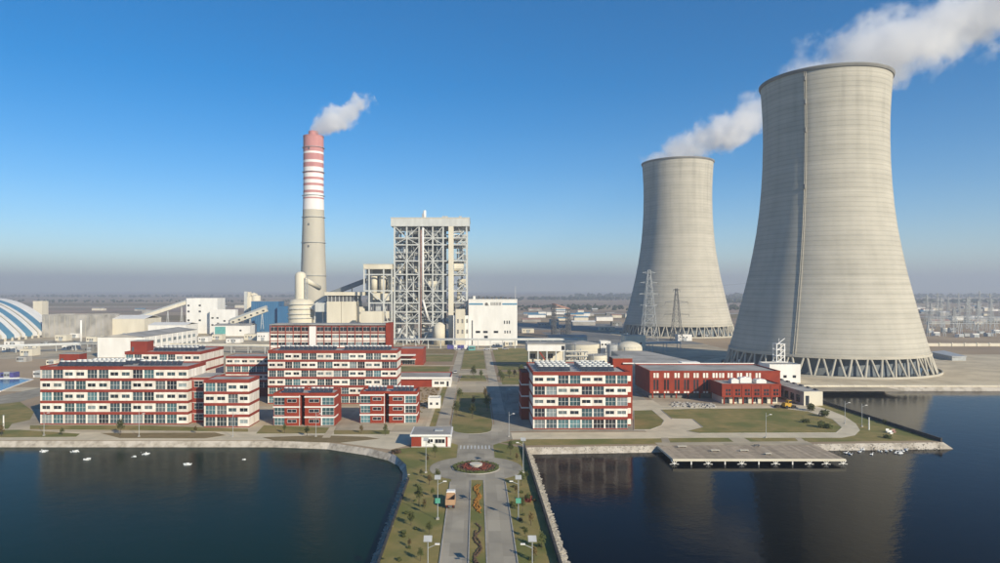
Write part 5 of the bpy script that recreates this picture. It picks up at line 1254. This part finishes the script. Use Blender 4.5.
bush('wide dark shrub at the right end of the big lawn', *G(822, 428), 1.7, n=420); bush('low shrub beside the wide dark shrub on the lawn', *G(829, 429), 1.5, n=360); bush('low dark shrub patch in the middle right of the lawn', *G(806, 423), 1.6, 'leaf', 380, .5)
bush('small shrub on the peninsula edge near the tip', *G(885, 424), 1.0, n=260); bush('low shrub row beside the white seats on the peninsula', *G(888, 438.5), 1.3, n=300, h=.5)
bush('dark red clipped shrub on the right causeway verge', *G(528, 501.5), 1.2, 'leaf_red', 420, .6); bush('bright green shrub beside the red clipped one', *G(514, 506), .9, 'leaf', 320, .6)
bush('brown shrub bed near the left curve of the shore', *G(396, 453.5), 1.5, 'flower_brown', 380, .35); bush('dark shrub on the left verge edge near the bank', *G(403, 534), .6, 'leaf', 200, .8)

for side, xs_ in (('left', (-14.6, -7.2)), ('right', (7.9, 12.6))):
    for k in range(12):
        y = 104 + k * 4.5 + rr(-1.2, 1.2); bush('%s low shrub counted from the camera along the %s verge' % (NUM[k], side), rr(*xs_), y, rr(.35, .6), random.choice(['leaf', 'leaf', 'leaf_dry']), 150, .8, 'low shrubs on the %s verge' % side)
# ------------------------------------------------------------------ lamp posts, signs
def lamp(label, x, y, h, solar=True, sgn=1, sign=None, group='solar street lamps', z=.03):
    t = thing('street_lamp', label, 'street lamp', (x, y, z), group)
    part('base', MB().box(x - .28, x + .28, y - .28, y + .28, z, z + .35), 'kerb', t)
    part('pole', MB().tube((x, y, z), (x, y, z + h), .085, .06, 8), 'galv', t)
    part('arm', MB().tube((x, y, z + h * .86), (x + sgn * 1.3, y, z + h * .93), .05, .04, 6), 'galv', t)
    part('lamp_head', MB().box(x + sgn * 1.05, x + sgn * 1.75, y - .16, y + .16, z + h * .925, z + h * .945), 'white', t)
    if solar:
        g = MB(); g.quadface([(x - .62, y - .45, z + h), (x + .62, y - .45, z + h), (x + .62, y + .4, z + h + .6), (x - .62, y + .4, z + h + .6)]).quadface([(x - .62, y + .4, z + h + .54), (x + .62, y + .4, z + h + .54), (x + .62, y - .45, z + h - .06), (x - .62, y - .45, z + h - .06)])
        part('solar_panel', g, 'steel', t)
    if sign: part('sign_panel', MB().box(x - .5, x + .5, y - .16, y - .1, z + sign, z + sign + 1.0), 'sign_green', t)
for k, (y, xl, xr) in enumerate(((99.7, -7.1, 8.3), (132.4, -7.5, 8.3), (166, -12.3, 11.6))):
    w = ['nearest', 'second', 'third'][k]
    lamp('%s solar street lamp on the left causeway verge' % w, xl, y, 8.0, True, 1, 3.2 if k == 1 else None); lamp('%s solar street lamp on the right causeway verge' % w, xr, y, 8.0, True, -1, 3.2 if k == 1 else None)
for u, v, lab in ((44, 436, 'slim street lamp at the left corner of the long office'), (139, 437, 'slim street lamp before the middle of the long office'), (233, 437, 'slim street lamp before the end block'), (316, 437, 'slim street lamp before the left twin block'), (509, 437, 'slim street lamp left of the right office corner'), (766, 438, 'slim street lamp on the shore path below the big lawn'), (862, 427, 'slim street lamp on the peninsula, taller of the pair'), (845, 424, 'slim street lamp beside the peninsula path bend')):
    x, y = G(u, v); lamp(lab, x, y, 7.6, False, 1, group='slim street lamps')
lamp('street lamp in the shaded yard left of the right office', *G(506, 401), 5.0, False, 1, group='slim street lamps')
t = thing('white_post', 'short thick white post on the peninsula lawn', 'post', (*G(869, 430), 0)); x, y = G(869, 430)
part('post', MB().tube((x, y, 0), (x, y, 3.9), .2, .16, 8), 'white', t); part('cap', MB().cyl(x, y, 3.9, 4.05, .26, n=8), 'galv', t)
t = thing('white_post', 'short thick white post at the left shore lawn', 'post', (*G(3.5, 430), 0)); x, y = G(3.5, 430)
part('post', MB().tube((x, y, 0), (x, y, 4.6), .22, .2, 8), 'white', t); part('cap', MB().cyl(x, y, 4.6, 4.75, .28, n=8), 'galv', t)

# ------------------------------------------------------------------ jetty, birds, floats
jt = thing('jetty', 'wide wooden jetty on forked white posts over the right pond', 'jetty', (75, 180, -.2))
npl = 46
pm = MB().box(0, 45.7 / npl - .035, 0, 15.9, -.12, 0).mesh('plank', 'wood')
for k in range(npl): inst('plank', pm, jt, (52.6 + k * 45.7 / npl, 180, rr(-.012, .012)))
part('fascia', MB().box(52.5, 98.4, 179.8, 179.99, -.6, .02), 'cream', jt); part('fascia', MB().box(52.35, 52.5, 179.8, 195, -.6, .02), 'cream', jt); part('joist', MB().box(52.8, 98.1, 182, 182.4, -.5, -.13).box(52.8, 98.1, 188, 188.4, -.5, -.13), 'wood', jt)
for k in range(11):
    x = 52.9 + k * 4.5
    g = MB()
    if k % 2 == 0 or k == 9:
        g.bar((x, 180.3, WZ - .5), (x, 180.3, -.5), .22)
        for s in (-1, 1): g.bar((x, 180.3, WZ + .05), (x + s * .9, 180.3, -.45), .16); g.bar((x, 180.3, WZ + .3), (x + s * 1.2, 180.3, WZ + .1), .12)
    else: g.bar((x, 180.3, WZ - .5), (x, 180.3, -.5), .3)
    part('post', g, 'white', jt)
for k, (u, v, w) in enumerate(((682, 447.6, 2.6), (715, 451.6, 2.4), (744, 451.6, 2.4), (768, 455, 1.6), (757, 446.5, 1.4))):
    x, y = G(u, v); t = thing('bench', ['leftmost pale slab bench on the jetty', 'second pale slab bench on the jetty', 'third pale slab bench on the jetty', 'small pale bench near the jetty front edge', 'small dark bench at the jetty back'][k], 'bench', (x, y, 0), 'benches on the jetty')
    part('seat', MB().box(x - w / 2, x + w / 2, y - .4, y + .4, .38, .48), 'cream' if k < 4 else 'dark_steel', t)
    for s in (-.4, .4): part('leg', MB().box(x + s * w - .1, x + s * w + .1, y - .3, y + .3, 0, .38), 'concrete_dark', t)
ram = sheet('jetty_approach', [(52.6, 195.5), (98.3, 195.9), (98.3, 201), (52.6, 199)], .055, 'paving_grey')
bm = MB(); bm.blob((0, 0, .12), .26, jit=.05, sz=.6).tube((.18, 0, .15), (.26, 0, .38), .06, .05, 6).blob((.29, 0, .41), .07, jit=0).tube((.33, 0, .41), (.43, 0, .39), .025, .008, 4).tube((-.2, 0, .15), (-.38, 0, .2), .08, .02, 5)
bird_me = bm.mesh('water_bird', 'bird_white')
for k in range(26):
    u = rr(842, 908) if k < 20 else rr(846, 915); v = rr(449, 455.5); y = F * (H - WZ) / (v - VY); x = XA(u, y)
    o = bpy.data.objects.new('water_bird', bird_me); col.objects.link(o); o.location = (x, y, WZ - .03); o.rotation_euler = (0, 0, rr(0, 6.28)); o.scale = [rr(1.3, 1.9)] * 3
    tag(o, 'white water bird floating in the flock right of the jetty', 'bird', 'flock of white birds beside the jetty')
fl = [(43.5, 452, 'leftmost white float on the left pond'), (75.5, 452, 'white float second from the left near the left shore'), (87, 460, 'white float below the second one on the left pond'), (146, 454.5, 'white float before the long office middle'), (187.5, 465, 'white float farthest from the left shore'), (244, 460, 'rightmost white float on the left pond'), (134, 457, 'faint small float left of the middle one')]
for k, (u, v, lab) in enumerate(fl):
    y = F * (H - WZ) / (v - VY); x = XA(u, y); s = .42 if k in (5, 6) else .75
    t = thing('pond_float', lab, 'float', (x, y, WZ), 'white floats on the left pond')
    for q in (-.55, .55): part('pontoon', MB().tube((x - 1.0 * s, y + q * s, WZ + .08), (x + 1.0 * s, y + q * s, WZ + .08), .2 * s, n=8), 'tank_white', t, True)
    part('motor_cover', MB().tube((x, y - .4 * s, WZ + .35 * s), (x, y + .4 * s, WZ + .35 * s), .3 * s, n=10), 'white', t, True)
    g = MB()
    for _ in range(46): g.blob((x + random.gauss(0, .6) * s, y + random.gauss(0, .5) * s, WZ + abs(random.gauss(0, .28)) * s), rr(.08, .26) * s, jit=.3)
    part('spray', g, 'foam', t, kind='stuff')

# ------------------------------------------------------------------ vehicles
def wheel(parent, x, y, r, w=.28):
    o = lpart('wheel', MB().tube((x - w / 2, y, r), (x + w / 2, y, r), r, n=14), 'rubber', parent); lpart('rim', MB().tube((x - w / 2 - .02, y, r), (x + w / 2 + .02, y, r), r * .55, n=10), 'galv', o)
tr_ = thing('dump_truck', 'tan dump truck with white cab parked on the left lane', 'truck', (-5.3, 138.5, .06)); tr_.scale = (.86, .9, .9)
lpart('chassis', MB().box(-.5, .5, -.3, 6.6, .55, .85), 'dark_steel', tr_)
g = MB(); g.box(-1.15, 1.15, 0, 4.3, .9, 1.1); g.box(-1.15, -1.02, 0, 4.3, 1.1, 2.2); g.box(1.02, 1.15, 0, 4.3, 1.1, 2.2); g.box(-1.02, 1.02, 0, .13, 1.1, 2.15); g.box(-1.02, 1.02, 4.15, 4.3, 1.1, 2.5)
lpart('dump_body', g, 'truck_tan', tr_)
for y in (.7, 1.9, 3.1): lpart('rib', MB().box(1.15, 1.22, y, y + .14, .95, 2.2).box(-1.22, -1.15, y, y + .14, .95, 2.2), 'truck_tan', tr_)
lpart('load', MB().blob((0, 1.4, 1.1), .9, sz=.5).blob((.1, 2.8, 1.1), 1.0, sz=.5), 'bark', tr_)
c_ = lpart('cab', MB().prism([(-1.1, 4.5), (1.1, 4.5), (1.1, 6.5), (-1.1, 6.5)], .75, 2.55).box(-.95, .95, 4.6, 6.2, 2.55, 2.7), 'white', tr_)
lpart('window', MB().box(-.95, .95, 6.48, 6.53, 1.6, 2.35), 'glass_dark', c_); lpart('window', MB().box(1.09, 1.12, 5.1, 6.2, 1.6, 2.3), 'glass_dark', c_); lpart('window', MB().box(-1.12, -1.09, 5.1, 6.2, 1.6, 2.3), 'glass_dark', c_); lpart('window', MB().box(-.7, .7, 4.47, 4.51, 1.7, 2.3), 'glass_dark', c_)
for y in (.9, 2.0, 5.5):
    for s in (-1, 1): wheel(tr_, s * .95, y, .5)
for s in (-.8, .8): lpart('tail_light', MB().box(s - .15, s + .15, -.34, -.28, .65, .8), 'red', tr_)
def car_proto():
    c = thing('parked_car', 'x', 'car', (0, 0, 0), 'cars parked along the pipe rack')
    sec = [(-2.1, .35, .75), (-1.9, .3, .88), (-.9, .3, .95), (.9, .3, .95), (1.95, .3, .85), (2.15, .35, .65)]
    g = MB(); i = 0
    for (x, a, b) in sec:
        for (yy, zz) in ((-.85, a), (-.88, (a + b) / 2), (-.8, b), (.8, b), (.88, (a + b) / 2), (.85, a)): g.v.append((x, yy, zz))
    for k in range(len(sec) - 1):
        for q in range(6): g.f.append((k * 6 + q, k * 6 + (q + 1) % 6, (k + 1) * 6 + (q + 1) % 6, (k + 1) * 6 + q)); g.m.append(0)
    g.f += [tuple(reversed(range(6))), tuple(range(30, 36))]; g.m += [0, 0]
    lpart('body', g, 'carpaint', c)
    g = MB(); g.v = [(-1.7, -.78, .93), (1.1, -.78, .93), (1.1, .78, .93), (-1.7, .78, .93), (-1.1, -.64, 1.4), (.45, -.64, 1.4), (.45, .64, 1.4), (-1.1, .64, 1.4)]
    g.f = [(4, 5, 6, 7), (0, 1, 5, 4), (1, 2, 6, 5), (2, 3, 7, 6), (3, 0, 4, 7)]; g.m = [0] * 5; lpart('window', g, 'glass_dark', c)
    lpart('roof', MB().box(-1.05, .4, -.62, .62, 1.4, 1.45), 'carpaint', c)
    for x in (-1.35, 1.35):
        for s in (-1, 1):
            o = lpart('wheel', MB().tube((x, s * .72, .32), (x, s * .9, .32), .32, n=12), 'rubber', c)
    for s in (-.6, .6): lpart('headlight', MB().box(2.08, 2.16, s - .18, s + .18, .58, .7), 'tank_white', c)
    return c
cp = car_proto()
cars = [(-15.5, 508, pi / 2, 'leftmost car of the row parked under the pipe rack'), (-12.5, 508, pi / 2, 'second car from the left under the pipe rack'), (-9.5, 508, pi / 2, 'third car from the left under the pipe rack'), (-6.2, 508, pi / 2, 'fourth car from the left under the pipe rack'), (8.2, 506, 0, 'car parked right of the teal kiosk'), (14, 508, .1, 'second car right of the teal kiosk'), (-11.2, 366, pi / 2, 'white car on the left avenue road'), (22, 509, 0, 'third car right of the teal kiosk')]
for k, (x, y, a, lab) in enumerate(cars):
    o = cp if k == 0 else copy_tree(cp)
    o.location = (x, y, .05); o.rotation_euler = (0, 0, a); o['label'] = lab; o['group'] = 'cars parked along the pipe rack' if k != 6 else 'cars on the avenue'
    o.scale = (1.1,) * 3
t = thing('hoarding', 'blue and white hoarding strip below the pipe rack', 'hoarding', (-14, 514, 0))
for k in range(8): part('panel', MB().box(-22 + k * 2.6, -19.5 + k * 2.6, 514, 514.15, .1, 3.2), 'purple' if k % 3 != 2 else 'white', t)
t = thing('kiosk', 'teal kiosk at the end of the central avenue lawn', 'kiosk', (-3, 503, 0))
part('wall', MB().box(-5.6, -.6, 503, 506, 0, 3.4), 'teal', t); part('roof', MB().box(-6, -.2, 502.6, 506.4, 3.4, 3.8), 'white', t); part('window', MB().box(-5, -1.4, 502.92, 503.02, 1.2, 2.4), 'glass_pale', t)
# yellow loader by the annex, rubble, teal tarp boat
ld = thing('wheel_loader', 'yellow wheel loader at the annex corner beside the lawn', 'loader', (*G(789, 408.5), .05), rz=.3)
lpart('body', MB().box(-2.6, .2, -.95, .95, .8, 1.9).box(-2.4, -1.2, -.8, .8, 1.9, 2.2), 'yellow', ld); lpart('cab', MB().box(-.9, .5, -.8, .8, 1.6, 3.1), 'yellow', ld); lpart('window', MB().box(-.7, .53, -.83, .83, 2.1, 2.9), 'glass_dark', ld)
lpart('arm', MB().bar((.3, -.6, 1.5), (2.3, -.6, .7), .22).bar((.3, .6, 1.5), (2.3, .6, .7), .22), 'yellow', ld); lpart('bucket', MB().prism([(2.2, -1.2), (2.2, 1.2), (3.2, 1.2), (3.2, -1.2)], .15, .35).box(2.1, 2.3, -1.2, 1.2, .15, 1.1), 'dark_steel', ld)
for x in (-1.9, .9):
    for s in (-1, 1): lpart('wheel', MB().tube((x, s * .7, .65), (x, s * 1.15, .65), .65, n=14), 'rubber', ld)
t = thing('dirt_heap', 'dark earth heap beside the yellow loader', 'heap', (*G(781, 408), 0)); x, y = G(781, 408)
g = MB(); [g.blob((x + rr(-2, 2), y + rr(-1.2, 1.2), rr(0, .7)), rr(.5, 1.1)) for _ in range(18)]; part('heap', g, 'bark', t, kind='stuff')
g = MB()
for _ in range(150):
    u = rr(672, 716); x, y = G(u, 404.5 + rr(-1.5, 2.5) + (u - 672) * .04); g.box(x - rr(.2, .7), x + rr(.2, .7), y - .3, y + .3, 0, rr(.2, .8))
single('stone_blocks', g, 'rubble', 'scattered pale stone blocks before the red hall', 'stone', kind='stuff')
g = MB()
for _ in range(240):
    x, y = rr(-30, -17), rr(240, 310)
    if y < 264 and x > -19.5: continue
    g.blob((x, y, rr(0, .25)), rr(.2, .7), jit=.4, sz=.6)
single('scrub', g, 'leaf_dry', 'brown scrub and rubble beside the right twin block', 'scrub', kind='stuff')
t = thing('rowing_boat', 'small teal boat moored beside the pump house', 'boat', (*G(834, 405.5), 0)); x, y = 140.5, 262
t.location = (x, y, WZ); WP[t.name] = Vector((x, y, WZ))
g = MB(); n_ = 8
for k in range(n_ + 1):
    f = k / n_; w = 1.1 * sin(pi * min(1, .12 + f * .95)) ** .6 if f < 1 else .05; yy = y - 3 + 6 * f
    g.v += [(x - w, yy, WZ + .75), (x - w * .5, yy, WZ - .1), (x + w * .5, yy, WZ - .1), (x + w, yy, WZ + .75)]
for k in range(n_):
    for q in range(3): g.f.append((k * 4 + q, k * 4 + q + 1, (k + 1) * 4 + q + 1, (k + 1) * 4 + q)); g.m.append(0)
part('hull', g, 'teal', t); part('cover', MB().box(x - .8, x + .8, y - 2, y + 2, WZ + .7, WZ + .9), 'blueband', t)
for k, (u, v) in enumerate(((888, 432.5), (891, 434), (894, 432.8))):
    x, y = G(u, v); t = thing('garden_seat', ['left white seat on the peninsula lawn', 'front white seat on the peninsula lawn', 'right brownish seat on the peninsula lawn'][k], 'seat', (x, y, 0), 'seats on the peninsula lawn')
    m = 'white' if k < 2 else 'pinkroof'; part('seat', MB().box(x - .5, x + .5, y - .4, y + .4, .4, .5), m, t); part('backrest', MB().box(x - .5, x + .5, y + .32, y + .4, .5, 1.1), m, t); part('base', MB().box(x - .4, x + .4, y - .3, y + .3, 0, .4), m, t)

# ------------------------------------------------------------------ steam plumes (volumes)
def plume(label, P0, P1, r0, r1, dens, nscale, amp, name='steam_plume', fade=.8, sharp=4.5):
    P0, P1 = Vector(P0), Vector(P1); ax = (P1 - P0); L = ax.length; ax.normalize()
    m = bpy.data.materials.new(name + '_volume'); m.use_nodes = True; n, l = m.node_tree.nodes, m.node_tree.links
    n.remove(n['Principled BSDF']); out = n['Material Output']
    pv = n.new('ShaderNodeVolumePrincipled'); pv.inputs['Color'].default_value = (.97, .97, .98, 1); pv.inputs['Anisotropy'].default_value = 0.0
    l.new(pv.outputs[0], out.inputs['Volume'])
    g = n.new('ShaderNodeNewGeometry')
    def vmath(op, a, b=None):
        q = n.new('ShaderNodeVectorMath'); q.operation = op
        for i, s in enumerate((a, b)):
            if s is None: continue
            if isinstance(s, (tuple, Vector)): q.inputs[i].default_value = tuple(s)
            else: l.new(s, q.inputs[i])
        return q
    def mth(op, a, b=None, clamp=False):
        q = n.new('ShaderNodeMath'); q.operation = op; q.use_clamp = clamp
        for i, s in enumerate((a, b)):
            if s is None: continue
            if isinstance(s, (int, float)): q.inputs[i].default_value = s
            else: l.new(s, q.inputs[i])
        return q.outputs[0]
    rel = vmath('SUBTRACT', g.outputs['Position'], P0).outputs[0]
    tt = mth('DIVIDE', vmath('DOT_PRODUCT', rel, ax).outputs['Value'], L)
    cr = vmath('CROSS_PRODUCT', rel, ax).outputs[0]; dist = vmath('LENGTH', cr).outputs['Value']
    Rt = mth('ADD', mth('MULTIPLY', mth('POWER', mth('MAXIMUM', tt, 0.0), .7), r1 - r0), r0)
    t1 = n.new('ShaderNodeTexNoise'); t1.inputs['Scale'].default_value = nscale; t1.inputs['Detail'].default_value = 7; t1.inputs['Roughness'].default_value = .70; l.new(g.outputs['Position'], t1.inputs['Vector'])
    t2 = n.new('ShaderNodeTexNoise'); t2.inputs['Scale'].default_value = nscale * .35; t2.inputs['Detail'].default_value = 2; l.new(g.outputs['Position'], t2.inputs['Vector'])
    nz = mth('ADD', mth('MULTIPLY', mth('SUBTRACT', t1.outputs['Fac'], .5), amp), mth('MULTIPLY', mth('SUBTRACT', t2.outputs['Fac'], .5), amp * .9))
    core = mth('ADD', mth('SUBTRACT', 1.0, mth('DIVIDE', dist, Rt)), nz)
    core = mth('SUBTRACT', core, mth('MULTIPLY', mth('POWER', mth('MAXIMUM', tt, 0.0), 2.0), fade))
    d = mth('MULTIPLY', core, sharp, True)
    st_ = mth('MULTIPLY', mth('ADD', tt, .06), 14.0, True)
    l.new(mth('MULTIPLY', mth('MULTIPLY', d, st_), dens), pv.inputs['Density'])
    M[m.name] = m
    # hull: tapered tube around the axis
    g2 = MB(); g2.tube(P0 - ax * (L * .05), P0 + ax * (L * 1.0), max(r0 * 1.9, r1 * .9), r1 * 1.9, n=16)
    o = single(name, g2, m.name, label, 'steam', tuple(P0), kind='stuff')
    return o
plume('white steam plume drifting right from the large cooling tower', (185, 398, 162), (365, 398, 240), 15, 30, .11, .07, 2.2, fade=.45, sharp=2.0)
plume('white steam plume drifting right from the farther cooling tower', (180, 689, 171), (305, 689, 236), 13, 30, .10, .065, 2.2, fade=.65, sharp=2.0)
plume('small white smoke puff drifting right from the chimney', (CH[0] - 1, CH[1], CHTOP - 1), (CH[0] + 66, CH[1], CHTOP + 36), 4.5, 27, .13, .095, 2.7, name='smoke_plume', fade=.95, sharp=2.2)

# ------------------------------------------------------------------ haze
hm = bpy.data.materials.new('haze_volume'); hm.use_nodes = True
hn, hl = hm.node_tree.nodes, hm.node_tree.links; hn.remove(hn['Principled BSDF'])
hv = hn.new('ShaderNodeVolumePrincipled'); hv.inputs['Color'].default_value = (.60, .665, .765, 1); hv.inputs['Density'].default_value = 2.6e-4; hv.inputs['Anisotropy'].default_value = .1
hl.new(hv.outputs[0], hn['Material Output'].inputs['Volume']); M['haze'] = hm
g = MB().box(-FAR - 50, FAR + 50, -1550, FAR + 50, -4, 300)
single('haze', g, 'haze', 'pale haze hanging over the whole plain', 'haze', kind='stuff')
